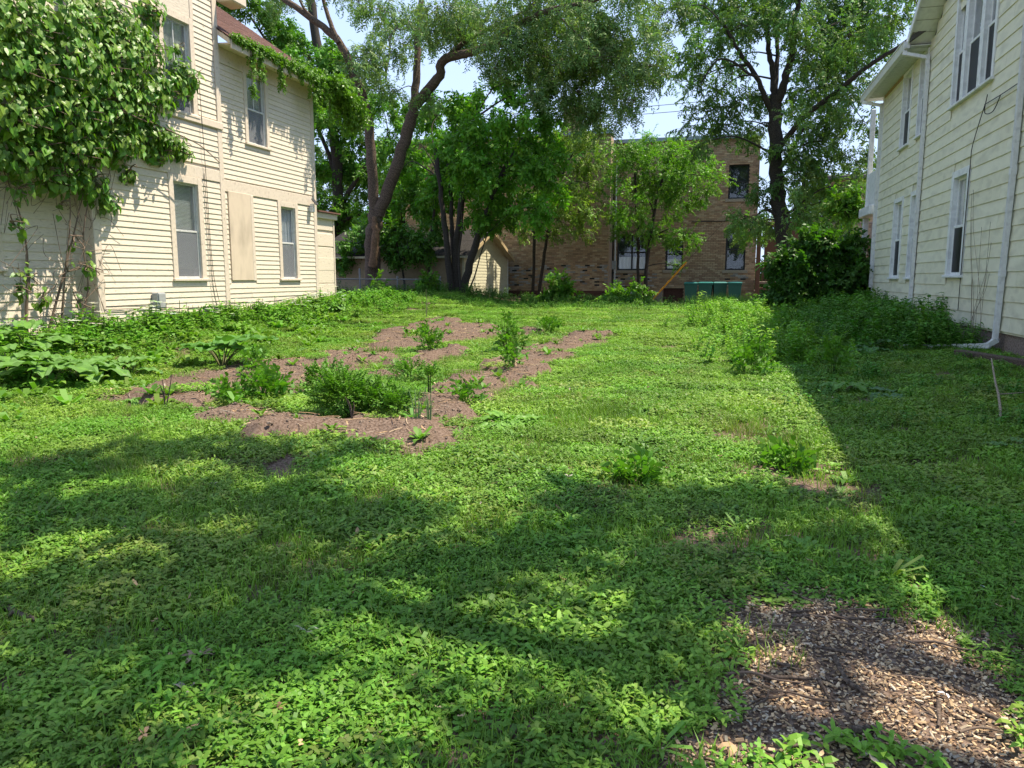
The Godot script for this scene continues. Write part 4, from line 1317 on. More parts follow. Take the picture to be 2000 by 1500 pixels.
	for l in lobes:
		var out: float = l[4]
		var n: int = int(l[2] * l[3] * 1150.0 * l[5])
		# a few woody shoots carry the lobe
		for i in 5:
			var d := ball()
			big.tube(smooth([Vector3(0.05, l[0], l[1]), Vector3(out * 0.6, l[0] + 0.2 * d.y, l[1] + 0.3 * d.z), Vector3(out * 0.95, l[0] + l[2] * d.y * 0.8, l[1] + l[3] * d.z * 0.8)], 4), [0.012, 0.011, 0.01, 0.009, 0.008, 0.007, 0.006, 0.005, 0.004], 4, false)
		for i in n:
			var d := ball().normalized()
			d.x = absf(d.x)
			var f := 0.15 + 0.9 * pow(rng.randf(), 0.55)
			var lump := 1.0 + 0.35 * fn.get_noise_3d(l[0] * 20.0 + d.y * 30.0, d.z * 30.0, l[1] * 20.0)
			var p: Vector3 = Vector3(-0.02 + d.x * out * f * lump, l[0] + d.y * l[2] * f * lump, l[1] + d.z * l[3] * f * lump)
			var up := (d + Vector3(0.7, 0.6, -0.1) + ball() * 0.7).normalized()
			var fwd := (Vector3(0, -1, 0) + ball() * 0.75)
			fwd = (fwd - up * fwd.dot(up)).normalized()
			var g := rng.randf_range(0.75, 1.25)
			var b := Basis(up.cross(fwd), up, fwd).scaled(Vector3.ONE * rng.randf_range(0.7, 1.25))
			if own < 280 and f > 1.0 and d.x > 0.45 and p.z < -9.6 and rng.randf() < 0.2:
				var o := part(v, "leaf", shapes[i % 3], M.vine_leaf)
				o.transform = Transform3D(b, p)
				own += 1
			else:
				put(bufs[i % 3], b, p, Color(0.13 * g * rng.randf_range(0.8, 1.35), 0.27 * g, 0.035 * g))
	part(v, "shoots", big.done(), M.bark_vine, "stuff")
	for i in 3: many(v, "foliage", shapes[i], M.vine_foliage, bufs[i])
	# the creeper along the eave of the rear wing
	var e := thing("eave_creeper", "bright green creeper trailing along the gutter of the peeling house", "vine", Vector3(XL, 5.8, -15))
	var w := MB.new()
	w.tube(smooth([Vector3(0.1, 0.12, 1.65), Vector3(0.3, 0.1, 0.6), Vector3(0.32, 0.1, -0.8), Vector3(0.32, 0.08, -2.2), Vector3(0.3, -0.3, -3.1), Vector3(0.25, -0.8, -3.5)], 5), [0.012], 5, false)
	var buf := PackedFloat32Array()
	for i in 1500:
		var z := rng.randf_range(1.6, -2.9)
		var thick := lerpf(0.05, 0.15, clampf((1.6 - z) / 4.0, 0, 1))
		var p := Vector3(0.3 + rng.randfn(0, thick * 0.55), 0.07 + rng.randfn(0, thick * 0.55), z)
		if p.x < 0.25 and p.y < 0.0: p.x = 0.36
		put(buf, look(Vector3(0.5, -0.6, 0) + ball(), rng.randf_range(-1, 1), rng.randf_range(0.4, 0.75)), p, Color(0.15, 0.3, 0.035) * rng.randf_range(0.75, 1.2))
	for i in 800:
		var t := rng.randf()
		var p := Vector3(0.3 + rng.randfn(0, 0.2), -0.75 * t * t + 0.1 + rng.randfn(0, 0.12), -2.2 - 1.3 * t + rng.randfn(0, 0.12))
		put(buf, look(Vector3(0.5, -0.8, -0.3) + ball(), rng.randf_range(-1, 1), rng.randf_range(0.7, 1.2)), p, Color(0.15, 0.3, 0.035) * rng.randf_range(0.7, 1.2))
	for s in 16:
		var z := rng.randf_range(1.2, -2.3)
		var ln := rng.randf_range(0.15, 0.8) * (1.3 if s % 4 == 0 else 0.7)
		w.tube(smooth([Vector3(0.32, 0.05, z), Vector3(0.34, -ln * 0.5, z + 0.03), Vector3(0.3, -ln, z)], 3), [0.004], 4, false)
		for j in int(ln * 36.0):
			put(buf, look(Vector3(0.3, -0.9, 0) + ball() * 0.8, rng.randf_range(-1, 1), rng.randf_range(0.5, 0.85)), Vector3(0.33, -ln * rng.randf(), z) + ball() * 0.06, Color(0.16, 0.31, 0.035) * rng.randf_range(0.75, 1.2))
	part(e, "runners", w.done(), M.bark_vine, "stuff")
	many(e, "foliage", M_sprig_creeper, M.vine_foliage, buf)
var M_sprig_creeper: ArrayMesh

const CHIPS := [[0.18, -2.84, 0.17], [0.39, -2.86, 0.21], [0.6, -2.82, 0.22], [0.34, -2.43, 0.24], [0.56, -2.42, 0.25], [0.19, -2.35, 0.13], [0.14, -2.01, 0.18], [0.37, -2.05, 0.23], [0.62, -2.08, 0.24], [0.8, -2.52, 0.18], [0.81, -2.27, 0.17], [-0.03, -1.9, 0.08], [0.78, -2.83, 0.13], [0.34, -3.08, 0.08], [0.99, -2.7, 0.15], [0.88, -2.34, 0.18], [0.8, -2.1, 0.19], [0.08, -2.64, 0.11], [0.06, -2.32, 0.1], [0.05, -2.06, 0.1], [0.3, -2.62, 0.19], [0.5, -2.65, 0.21], [0.69, -2.66, 0.19], [0.87, -2.76, 0.14], [0.18, -2.17, 0.16], [0.39, -2.22, 0.21], [0.6, -2.26, 0.21], [0.1, -1.82, 0.11], [0.28, -1.84, 0.18], [0.49, -1.9, 0.2], [0.7, -1.94, 0.2]]

func materials() -> void:
	var peel := noise_tex(3, 0.02, [[0.0, 0.42, 0.36, 0.3], [0.1, 0.6, 0.54, 0.46], [0.17, 0.92], [0.5, 1.0], [0.8, 0.95], [0.93, 0.86, 0.84, 0.8], [1.0, 0.7, 0.66, 0.6]], 5, 1024)
	var grain := noise_tex(4, 0.05, [[0.0, 0.0], [1.0, 1.0]], 4)
	var soft := noise_tex(5, 0.012, [[0.0, 0.86], [0.5, 1.0], [1.0, 0.93]], 4)
	var rough_tex := noise_tex(6, 0.04, [[0.0, 0.55, 0.5, 0.45], [0.4, 0.85], [0.7, 1.0], [1.0, 0.75]], 5)
	mat("cream0", lin(0.655, 0.57, 0.46), 0.75, peel, Vector3(0.9, 0.9, 0.28), false, grain, 0.25)
	mat("cream1", lin(0.62, 0.54, 0.44), 0.75, peel, Vector3(0.8, 1.1, 0.24), false, grain, 0.25)
	mat("cream2", lin(0.67, 0.58, 0.46), 0.75, peel, Vector3(1.1, 0.8, 0.33), false, grain, 0.25)
	mat("cream_trim", lin(0.62, 0.53, 0.43), 0.7, peel, Vector3(0.7, 0.35, 0.5), false, grain, 0.2)
	mat("ply", lin(0.57, 0.47, 0.36), 0.8, soft, Vector3(0.3, 0.12, 0.3))
	mat("storm", lin(0.55, 0.55, 0.53), 0.45, soft)
	mat("blind", lin(0.62, 0.66, 0.66), 0.6)
	mat("curtain", lin(0.42, 0.47, 0.5), 0.9, soft, Vector3(3, 1, 3))
	mat("lace", lin(0.6, 0.6, 0.56), 0.9)
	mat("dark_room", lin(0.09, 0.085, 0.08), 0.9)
	mat("stone", lin(0.36, 0.33, 0.28), 0.9, rough_tex, Vector3.ONE * 1.5, false, rough_tex, 2.0)
	mat("concrete_brown", lin(0.26, 0.2, 0.17), 0.9, rough_tex, Vector3.ONE * 1.2, false, rough_tex, 0.8)
	mat("shingle_brown", lin(0.17, 0.085, 0.065), 0.9, rough_tex, Vector3.ONE * 5.0, true)
	mat("shingle_grey", lin(0.12, 0.115, 0.11), 0.9, rough_tex, Vector3.ONE * 4.0)
	mat("shingle_dark", lin(0.035, 0.03, 0.028), 0.9, rough_tex, Vector3.ONE * 4.0, true)
	mat("yellow0", lin(0.72, 0.69, 0.52), 0.55, soft, Vector3(0.4, 0.5, 0.2))
	mat("yellow1", lin(0.70, 0.67, 0.50), 0.55, soft, Vector3(0.3, 0.6, 0.25))
	mat("yellow2", lin(0.74, 0.715, 0.55), 0.55, soft, Vector3(0.5, 0.4, 0.15))
	mat("white_trim", lin(0.74, 0.75, 0.73), 0.5, soft, Vector3.ONE * 0.7)
	mat("white_metal", lin(0.72, 0.72, 0.70), 0.4, soft, Vector3.ONE * 0.9)
	mat("seam", lin(0.22, 0.22, 0.18), 0.8)
	mat("bare_wood", lin(0.5, 0.36, 0.17), 0.8, rough_tex, Vector3(3, 3, 0.5))
	mat("cable", lin(0.02, 0.02, 0.022), 0.6)
	mat("brick_joined", Color(1, 1, 1), 0.9, rough_tex, Vector3.ONE * 2.3, true)
	var tints := [lin(0.5, 0.36, 0.225), lin(0.44, 0.3, 0.185), lin(0.55, 0.41, 0.265), lin(0.38, 0.25, 0.16)]
	for i in 4: mat("brick%d" % i, tints[i], 0.9, rough_tex, Vector3.ONE * 2.3)
	mat("mortar", lin(0.17, 0.135, 0.1), 0.95, rough_tex, Vector3.ONE * 2.0)
	mat("pale_brick", lin(0.5, 0.36, 0.25), 0.9, rough_tex, Vector3.ONE * 3.0)
	mat("limestone", lin(0.4, 0.34, 0.26), 0.85, rough_tex, Vector3.ONE * 1.5)
	mat("maroon", lin(0.11, 0.05, 0.035), 0.8, rough_tex, Vector3.ONE)
	mat("dark_frame", lin(0.03, 0.03, 0.032), 0.5)
	mat("flashing", lin(0.3, 0.36, 0.42), 0.35)
	mat("old_wood", lin(0.3, 0.25, 0.2), 0.9, rough_tex, Vector3.ONE * 2.0)
	mat("red_wood", lin(0.16, 0.085, 0.05), 0.85, rough_tex, Vector3.ONE * 2.0)
	mat("pale0", lin(0.6, 0.565, 0.4), 0.8, soft, Vector3(0.5, 1.0, 0.5))
	mat("pale1", lin(0.56, 0.52, 0.36), 0.8, soft, Vector3(0.7, 0.8, 0.4))
	mat("pale2", lin(0.36, 0.29, 0.18), 0.8, soft, Vector3(0.7, 0.8, 0.4))
	mat("tan_trim", lin(0.47, 0.36, 0.2), 0.8, soft)
	mat("meter_grey", lin(0.33, 0.34, 0.34), 0.5, soft)
	mat("bin_green", lin(0.015, 0.11, 0.085), 0.5)
	mat("bin_lid", lin(0.03, 0.22, 0.2), 0.45)
	mat("galvanised", lin(0.22, 0.225, 0.23), 0.5, soft, Vector3.ONE * 3.0).metallic = 0.3
	mat("pole_yellow", lin(0.62, 0.30, 0.02), 0.5)
	mat("chip", Color(1, 1, 1), 0.9, null, Vector3.ONE, true)
	var glass := mat("glass", Color(0.45, 0.5, 0.55, 0.05), 0.03)
	glass.transparency = BaseMaterial3D.TRANSPARENCY_ALPHA
	glass.metallic_specular = 0.85
	var scr := mat("screen", Color(0.5, 0.51, 0.53, 0.55), 0.4)
	scr.transparency = BaseMaterial3D.TRANSPARENCY_ALPHA
	var scd := mat("screen_dark", Color(0.1, 0.1, 0.12, 0.8), 0.35)
	scd.transparency = BaseMaterial3D.TRANSPARENCY_ALPHA
	var bark := noise_tex(8, 0.03, [[0.0, 0.3], [0.45, 0.7], [0.7, 1.0], [1.0, 0.85]], 5)
	mat("bark", lin(0.23, 0.165, 0.12), 0.95, bark, Vector3(3.0, 0.7, 3.0), false, bark, 3.0)
	mat("bark_scar", lin(0.36, 0.22, 0.13), 0.95, bark, Vector3(4.0, 0.5, 4.0), false, bark, 3.0)
	mat("bark_dark", lin(0.085, 0.07, 0.055), 0.95, bark, Vector3(4.0, 1.0, 4.0), false, bark, 2.0)
	mat("bark_dead", lin(0.5, 0.46, 0.42), 0.9, bark, Vector3(3.0, 1.0, 3.0))
	mat("bark_vine", lin(0.15, 0.11, 0.08), 0.95)
	mat("stick", lin(0.16, 0.115, 0.085), 0.95, bark, Vector3.ONE * 4.0)
	mat("pale_stick", lin(0.45, 0.37, 0.27), 0.9, bark, Vector3.ONE * 4.0)
	leaf_mat("leaf_elm", lin(0.7, 0.8, 0.3), 0.5)
	leaf_mat("leaf_broad", lin(0.75, 0.9, 0.2), 0.45)
	leaf_mat("leaf_ground", lin(0.6, 0.75, 0.15), 0.5, 0.38)
	leaf_mat("leaf_grass", lin(0.6, 0.7, 0.2), 0.5)
	leaf_mat("leaf_weed", lin(0.65, 0.8, 0.2), 0.5)
	leaf_mat("leaf_big", lin(0.5, 0.6, 0.25), 0.5)
	leaf_mat("vine_foliage", lin(0.7, 0.85, 0.2), 0.42, 0.45)
	var v := leaf_mat("vine_leaf", lin(0.7, 0.85, 0.2), 0.42, 0.45)
	v.albedo_color = lin(0.13, 0.27, 0.035)
	# ground: brown soil with grit of several sizes
	var dirt := noise_tex(9, 0.035, [[0.0, 0.55, 0.5, 0.47], [0.4, 0.82, 0.8, 0.78], [0.6, 1.0], [0.75, 1.12, 1.1, 1.05], [1.0, 0.8, 0.74, 0.7]], 6, 1024)
	var s := mat("soil", lin(0.17, 0.122, 0.095), 0.97, dirt, Vector3.ONE * 0.9, true, dirt, 1.6)
	s.metallic_specular = 0.2

func ground() -> void:
	var xs := []
	var x := -9.9
	for e in [-160.0, -90.0, -50.0, -30.0, -20.0, -16.0, -13.0, -11.0]: xs.append(e)
	while x < 4.3:
		xs.append(x)
		x += 0.09
	for e in [5.5, 7.5, 10.0, 15.0, 25.0, 45.0, 90.0, 160.0]: xs.append(e)
	var zs := []
	for e in [40.0, 20.0, 10.0, 5.0, 2.0, 0.0]: zs.append(e)
	var z := -0.6
	while z > -20.5:
		zs.append(z)
		z -= 0.085
	for e in [-21.0, -21.6, -22.4, -23.5, -25.0, -28.0, -32.0, -38.0, -50.0, -80.0, -160.0, -300.0]: zs.append(e)
	var v := PackedVector3Array()
	var c := PackedColorArray()
	for q in zs:
		for p in xs:
			v.append(Vector3(p, gy(p, q), q))
			var g := 1.05 + 0.3 * fine.get_noise_2d(p * 1.7 + 60.0, q * 1.7)
			var ch := chips(p, q) if q > -5.0 and q < 0.5 else 0.0
			c.append(Color(g, g, g).lerp(Color(1.15, 1.1, 1.05), ch))
	var n := xs.size()
	var ix := PackedInt32Array()
	for j in zs.size() - 1:
		for i in n - 1:
			var k := j * n + i
			ix.append_array(PackedInt32Array([k, k + n, k + 1, k + 1, k + n, k + n + 1]))
	var st := SurfaceTool.new()
	var a := []
	a.resize(Mesh.ARRAY_MAX)
	a[Mesh.ARRAY_VERTEX] = v
	a[Mesh.ARRAY_COLOR] = c
	a[Mesh.ARRAY_INDEX] = ix
	var m := ArrayMesh.new()
	m.add_surface_from_arrays(Mesh.PRIMITIVE_TRIANGLES, a)
	st.create_from(m, 0)
	st.generate_normals()
	tag(part(self, "ground", st.commit(), M.soil), "brown earth of the vacant lot under the weeds", "ground", "", "structure")

func soil_map() -> void:
	var polys := [
		[Vector2(-6.33, -6.34), Vector2(-6.38, -6.82), Vector2(-6.4, -7.66), Vector2(-6.51, -8.47), Vector2(-6.53, -9.28), Vector2(-6.29, -10.07), Vector2(-5.85, -10.86), Vector2(-5.99, -12.65), Vector2(-5.17, -12.16), Vector2(-4.72, -9.31), Vector2(-4.6, -8.01), Vector2(-4.61, -7.35), Vector2(-4.95, -7.1), Vector2(-4.83, -6.41), Vector2(-4.98, -5.94), Vector2(-5.5, -5.93)],
		[Vector2(-4.54, -5.73), Vector2(-4.43, -6.18), Vector2(-4.15, -6.25), Vector2(-3.5, -5.89), Vector2(-3.18, -5.85), Vector2(-2.9, -6.31), Vector2(-2.94, -6.89), Vector2(-3.04, -7.55), Vector2(-3.12, -8.56), Vector2(-3.09, -9.92), Vector2(-3, -11.87), Vector2(-2.92, -13.89), Vector2(-2.5, -15.51), Vector2(-2.1, -14.53), Vector2(-2.16, -11.91), Vector2(-2.25, -9.76), Vector2(-2.25, -8.08), Vector2(-2.17, -6.73), Vector2(-2.03, -5.86), Vector2(-1.93, -5.28), Vector2(-1.97, -4.86), Vector2(-2.35, -5.1), Vector2(-2.73, -5.17), Vector2(-3.11, -4.93), Vector2(-3.47, -4.94), Vector2(-3.95, -5.29)],
		[Vector2(-4.55, -9.13), Vector2(-4.52, -10.42), Vector2(-4.48, -11.82), Vector2(-3.97, -11.65), Vector2(-3.96, -10.43), Vector2(-3.9, -8.97), Vector2(-3.98, -8.38)],
		[Vector2(-6.54, -13.82), Vector2(-6.61, -15.55), Vector2(-6.87, -17.78), Vector2(-4.99, -16.42), Vector2(-4.12, -14.44), Vector2(-4.34, -13.32), Vector2(-4.79, -12.64), Vector2(-5.13, -11.84), Vector2(-5.58, -11.6)],
		[Vector2(-4.05, -15.18), Vector2(-3.85, -16.63), Vector2(-3.48, -14.85), Vector2(-3.75, -14.03)],
		[Vector2(-2.86, -4.2), Vector2(-2.73, -4.31), Vector2(-2.46, -4.05), Vector2(-2.52, -3.86), Vector2(-2.7, -3.92)],
		[Vector2(0.23, -6.32), Vector2(0.37, -6.48), Vector2(0.39, -5.97), Vector2(0.25, -5.85)],
		[Vector2(0.31, -5.29), Vector2(0.49, -5.42), Vector2(0.52, -5), Vector2(0.35, -4.82)],
		[Vector2(-0.85, -4.37), Vector2(-0.66, -4.54), Vector2(-0.59, -4.3), Vector2(-0.78, -4.17)],
		[Vector2(1.38, -5.98), Vector2(1.91, -6.45), Vector2(2.07, -6), Vector2(1.87, -5.46), Vector2(1.51, -5.47), Vector2(1.34, -5.65)],
		[Vector2(0.6, -4.66), Vector2(0.87, -4.79), Vector2(0.84, -4.47), Vector2(0.62, -4.41)]]
	var raw := PackedFloat32Array()
	raw.resize(GNX * GNZ)
	for p in polys:
		var pk := PackedVector2Array(p)
		for j in GNZ:
			for i in GNX:
				if Geometry2D.is_point_in_polygon(Vector2(GX0 + i * 0.1 + 0.05, GZ0 + j * 0.1 + 0.05), pk): raw[j * GNX + i] = maxf(raw[j * GNX + i], 1.0 if polys.find(p) < 5 else 0.5)
	soil_grid.resize(GNX * GNZ)
	for j in GNZ:
		for i in GNX:
			var s := 0.0
			for dj in [-1, 0, 1]:
				for di in [-1, 0, 1]: s += raw[clampi(j + dj, 0, GNZ - 1) * GNX + clampi(i + di, 0, GNX - 1)]
			soil_grid[j * GNX + i] = s / 9.0

func small_things() -> void:
	# meter box and solar lamp on the peeling house
	var mb := thing("meter_box", "grey electric meter box on a conduit by the peeling house", "meter box", Vector3(XL + 0.02, 0, -11.26))
	bev(mb, "case", Vector3(0.0, 0.7, -0.1), Vector3(0.13, 0.98, 0.1), M.meter_grey, 0.012)
	bev(mb, "cover", Vector3(0.131, 0.72, -0.085), Vector3(0.145, 0.96, 0.085), M.meter_grey, 0.005)
	var m := MB.new()
	m.tube([Vector3(0.05, 0.1, 0), Vector3(0.05, 0.7, 0)], [0.028], 8)
	part(mb, "conduit", m.done(), M.meter_grey)
	var so := thing("solar_light", "small solar flood light under the belt of the rear wing", "light", Vector3(XL - 0.05, 3.0, -16.78))
	var pn := bev(so, "solar_panel", Vector3(-0.09, -0.01, -0.07), Vector3(0.09, 0.01, 0.07), M.dark_frame, 0.004)
	pn.transform = Transform3D(Basis(Vector3(0, 0, 1), -0.9), Vector3(0.12, 0.04, 0))
	bev(so, "lamp_head", Vector3(-0.02, -0.2, -0.04), Vector3(0.09, -0.08, 0.04), M.white_metal, 0.01)
	bev(so, "bracket", Vector3(-0.02, -0.08, -0.015), Vector3(0.1, 0.0, 0.015), M.white_metal, 0.004)
	# bins and the yellow guard
	bin(Vector3(-1.31, -0.03, -34.6), 0.05, "leftmost green wheeled bin of the four by the brick wall")
	bin(Vector3(-0.67, -0.02, -34.6), -0.08, "second green wheeled bin from the left by the brick wall")
	bin(Vector3(-0.08, -0.02, -34.8), 0.1, "third green wheeled bin from the left by the brick wall")
	bin(Vector3(0.56, -0.01, -34.5), -0.04, "rightmost green wheeled bin of the four by the brick wall")
	var gw := thing("guy_wire_guard", "slanting yellow plastic guy wire guard before the brick wall", "guard", Vector3(-2.92, 0.22, -33.5))
	m = MB.new()
	m.tube([Vector3.ZERO, Vector3(-1.48, 1.88, -33.5) - Vector3(-2.92, 0.22, -33.5)], [0.035], 8)
	part(gw, "sleeve", m.done(), M.pole_yellow)
	m = MB.new()
	m.tube([Vector3(-1.48, 1.88, -33.5) - Vector3(-2.92, 0.22, -33.5), Vector3(2.78, 6.58, -33.5) - Vector3(-2.92, 0.22, -33.5)], [0.006], 5)
	part(gw, "wire", m.done(), M.cable)
	# overhead wires
	var lab := ["upper of the two thin overhead wires in the sky gap", "lower of the two thin overhead wires in the sky gap"]
	for i in 2:
		var ow := thing("overhead_wire", lab[i], "wire", Vector3(0, [11.9, 11.45][i], -50), 0.0, "wires above the brick building")
		m = MB.new()
		m.tube(smooth([Vector3(-40, 1.2, 0), Vector3(-14, 0.0, 0), Vector3(4, 0.3, 0), Vector3(40, 2.6, 0)], 6), [0.018], 5)
		part(ow, "strand", m.done(), M.cable)
	# sticks on the ground
	var sticks := [[Vector3(0.17, -0, -2.32), Vector3(0.32, -0, -2.34), 0.008, "straight dark stick lying across the wood chips"], [Vector3(0.19, -0, -2.43), Vector3(0.28, -0, -2.42), 0.006, "short dark stick above the straight one on the chips"], [Vector3(0.4, -0, -2.51), Vector3(0.41, -0, -2.36), 0.009, "crooked dark stick in the middle of the chips"], [Vector3(0.41, -0, -2.36), Vector3(0.45, -0, -2.28), 0.008, "dark stick continuing down right from the crooked one"], [Vector3(0.33, -0, -2.34), Vector3(0.36, -0, -2.19), 0.006, "dark stick pointing down the chips below the straight stick"], [Vector3(0.29, -0, -2.8), Vector3(0.64, -0, -2.87), 0.006, "long twig along the far edge of the chips"], [Vector3(0.01, -0, -3.04), Vector3(0.27, -0, -2.99), 0.003, "thin pale twig over the grass by the chip edge"], [Vector3(0.38, -0, -2.07), Vector3(0.46, -0, -2.11), 0.012, "thick dark piece of bark low on the chips"], [Vector3(0.28, -0, -2.83), Vector3(0.49, -0, -2.93), 0.005, "dark twig at the top of the chips"], [Vector3(0.44, -0, -2.55), Vector3(0.34, -0, -2.56), 0.006, "dark twig left of the crooked stick"], [Vector3(0.72, -0, -2.4), Vector3(0.75, -0, -2.37), 0.006, "small dark stick at the right of the chips"], [Vector3(0.65, -0, -2.29), Vector3(0.62, -0, -2.17), 0.007, "upright looking dark stick right of the chips"], [Vector3(0.68, -0, -2.91), Vector3(1.01, -0, -2.92), 0.003, "long pale twig reaching toward the right edge"], [Vector3(0.73, -0, -2.27), Vector3(0.82, -0, -2.2), 0.007, "dark stick at the lower right corner"], [Vector3(-2.6, -0, -2.12), Vector3(-2.34, -0, -2.05), 0.014, "thick dark branch at the left edge of the lawn"], [Vector3(2.3, 0.03, -7.05), Vector3(2.61, 0.05, -8.56), 0.012, "bare pale stick leaning up from the shade at right", 0.35], [Vector3(-6.87, 0.11, -13.59), Vector3(-7.16, 0.17, -14.89), 0.012, "pale dry stem lying on the far bed"], [Vector3(-4.29, 0.07, -13.16), Vector3(-4.12, 0.09, -13.74), 0.01, "pale dry twig on the far bed's right end"]]
	rng.seed = 81
	for s in sticks:
		var a: Vector3 = s[0]
		var b: Vector3 = s[1]
		a.y = gy(a.x, a.z)
		b.y = gy(b.x, b.z)
		var t := thing("fallen_stick", s[3], "stick", a, 0.0, "sticks lying on the ground")
		var d := b - a
		m = MB.new()
		var r: float = s[2]
		var pts := []
		for i in 6: pts.append(d * i / 5.0 + Vector3(rng.randf_range(-1, 1), 0, rng.randf_range(-1, 1)) * d.length() * 0.02 + Vector3(0, r + 0.006 + (s[4] * i / 5.0 if s.size() > 4 else 0.0), 0))
		m.tube(pts, [r, r * 0.95, r * 0.9, r * 0.8, r * 0.7, r * 0.5], 6, true, 0.15, rng)
		part(t, "stem", m.done(), M.pale_stick if s.size() > 4 or s[3].contains("pale") else M.stick)
		if d.length() > 0.25 and r > 0.004:
			m = MB.new()
			var sd := d.cross(Vector3.UP).normalized()
			m.tube([pts[2], pts[2] + d * 0.12 + sd * d.length() * 0.14], [r * 0.6, r * 0.3], 5)
			part(t, "side_twig", m.done(), M.pale_stick if s.size() > 4 or s[3].contains("pale") else M.stick)
	# curled dead leaves and seed heads in the lawn
	var scraps := [[Vector3(-0.63, -0, -2.81), 0.04, "pale grey green fallen leaf cluster in the centre of the lawn", "fallen_leaf", "leaf", [0.3, 0.36, 0.27], 9, 0.2], [Vector3(-1.35, -0, -2.21), 0.045, "upright withered pale leaf in the lawn left of centre", "withered_leaf", "leaf", [0.26, 0.28, 0.18], 4, 1.6], [Vector3(-1.5, -0, -1.78), 0.038, "curled pale withered leaf in the lower left lawn", "withered_leaf", "leaf", [0.24, 0.22, 0.18], 4, 1.2], [Vector3(-1.19, -0, -1.77), 0.024, "brown clover head in the lower left lawn", "clover_head", "flower", [0.22, 0.12, 0.09], 12, 1.2], [Vector3(-1.46, -0, -1.56), 0.03, "tan curled leaf near the bottom left", "withered_leaf", "leaf", [0.36, 0.22, 0.13], 4, 0.8], [Vector3(-1.09, -0, -1.62), 0.035, "pale dry stem scrap near the bottom edge", "withered_leaf", "leaf", [0.45, 0.42, 0.36], 2, 0.2], [Vector3(-1.6, -0, -1.96), 0.05, "tuft of dry straw in the left lawn", "straw_tuft", "straw", [0.28, 0.2, 0.14], 8, 0.3], [Vector3(0.08, -0, -1.92), 0.045, "tan wood splinter at the bottom beside the chips", "wood_splinter", "wood", [0.42, 0.27, 0.15], 2, 0.15], [Vector3(0.67, -0, -2.31), 0.02, "white paper scrap on the chips at right", "paper_scrap", "paper", [0.75, 0.76, 0.78], 2, 0.1], [Vector3(-0.86, -0, -4.43), 0.05, "pale curled leaf at the near end of the central shadow", "withered_leaf", "leaf", [0.4, 0.36, 0.28], 3, 0.6], [Vector3(1.04, -0, -3.27), 0.025, "white paper scrap in the shaded weeds at right", "paper_scrap", "paper", [0.72, 0.74, 0.78], 2, 0.2]]
	for s in scraps:
		rng.seed = hash(s[2])
		var p: Vector3 = s[0]
		var t := thing(s[3], s[2], s[4], Vector3(p.x, gy(p.x, p.z) + 0.03, p.z), 0.0, "withered scraps lying in the lawn")
		var c: Array = s[5]
		for i in int(s[6]):
			m = MB.new()
			m.col = Color(c[0], c[1], c[2]) * rng.randf_range(0.8, 1.1)
			var a := rng.randf() * TAU
			m.leaf(Vector3(cos(a), 0.2, sin(a)) * s[1] * 0.1, Vector3(cos(a), rng.randf_range(0.05, s[7]), sin(a)).normalized(), Vector3(rng.randf_range(-0.5, 0.5), 1, 0), s[1], s[1] * 0.42, rng.randf_range(0.1, 0.5))
			part(t, "dry_leaf", m.done(), M.chip)
	# old timbers by the foundation
	var tb := thing("old_timber", "dark weathered timber lying by the yellow house foundation", "timber", Vector3(3.5, gy(3.5, -11.0) + 0.05, -11.0), 0.3)
	bev(tb, "plank", Vector3(-0.07, -0.05, -0.9), Vector3(0.07, 0.06, 0.9), M.stick, 0.01)
	bev(tb, "plank", Vector3(0.1, -0.05, -0.8), Vector3(0.22, 0.03, 0.7), M.old_wood, 0.01)
	# bare climber stems on the yellow siding
	var bc := thing("dead_climber", "leafless creeper stems clinging to the yellow siding", "vine", Vector3(XR - 0.03, 0, -13.4))
	rng.seed = 83
	for i in 9:
		var z0 := rng.randf_range(-0.35, 0.35)
		var hgt := rng.randf_range(0.9, 2.3)
		m = MB.new()
		var z1 := rng.randf_range(-0.8, 0.7)
		m.tube(smooth([Vector3(-0.01, 0.35, z0), Vector3(-0.015, 0.35 + hgt * 0.3, lerpf(z0, z1, 0.2)), Vector3(-0.01, 0.35 + hgt * 0.7, lerpf(z0, z1, 0.8)), Vector3(-0.012, 0.35 + hgt, z1)], 5), [0.007, 0.005, 0.003], 4, false)
		part(bc, "stem", m.done(), M.bark_vine)

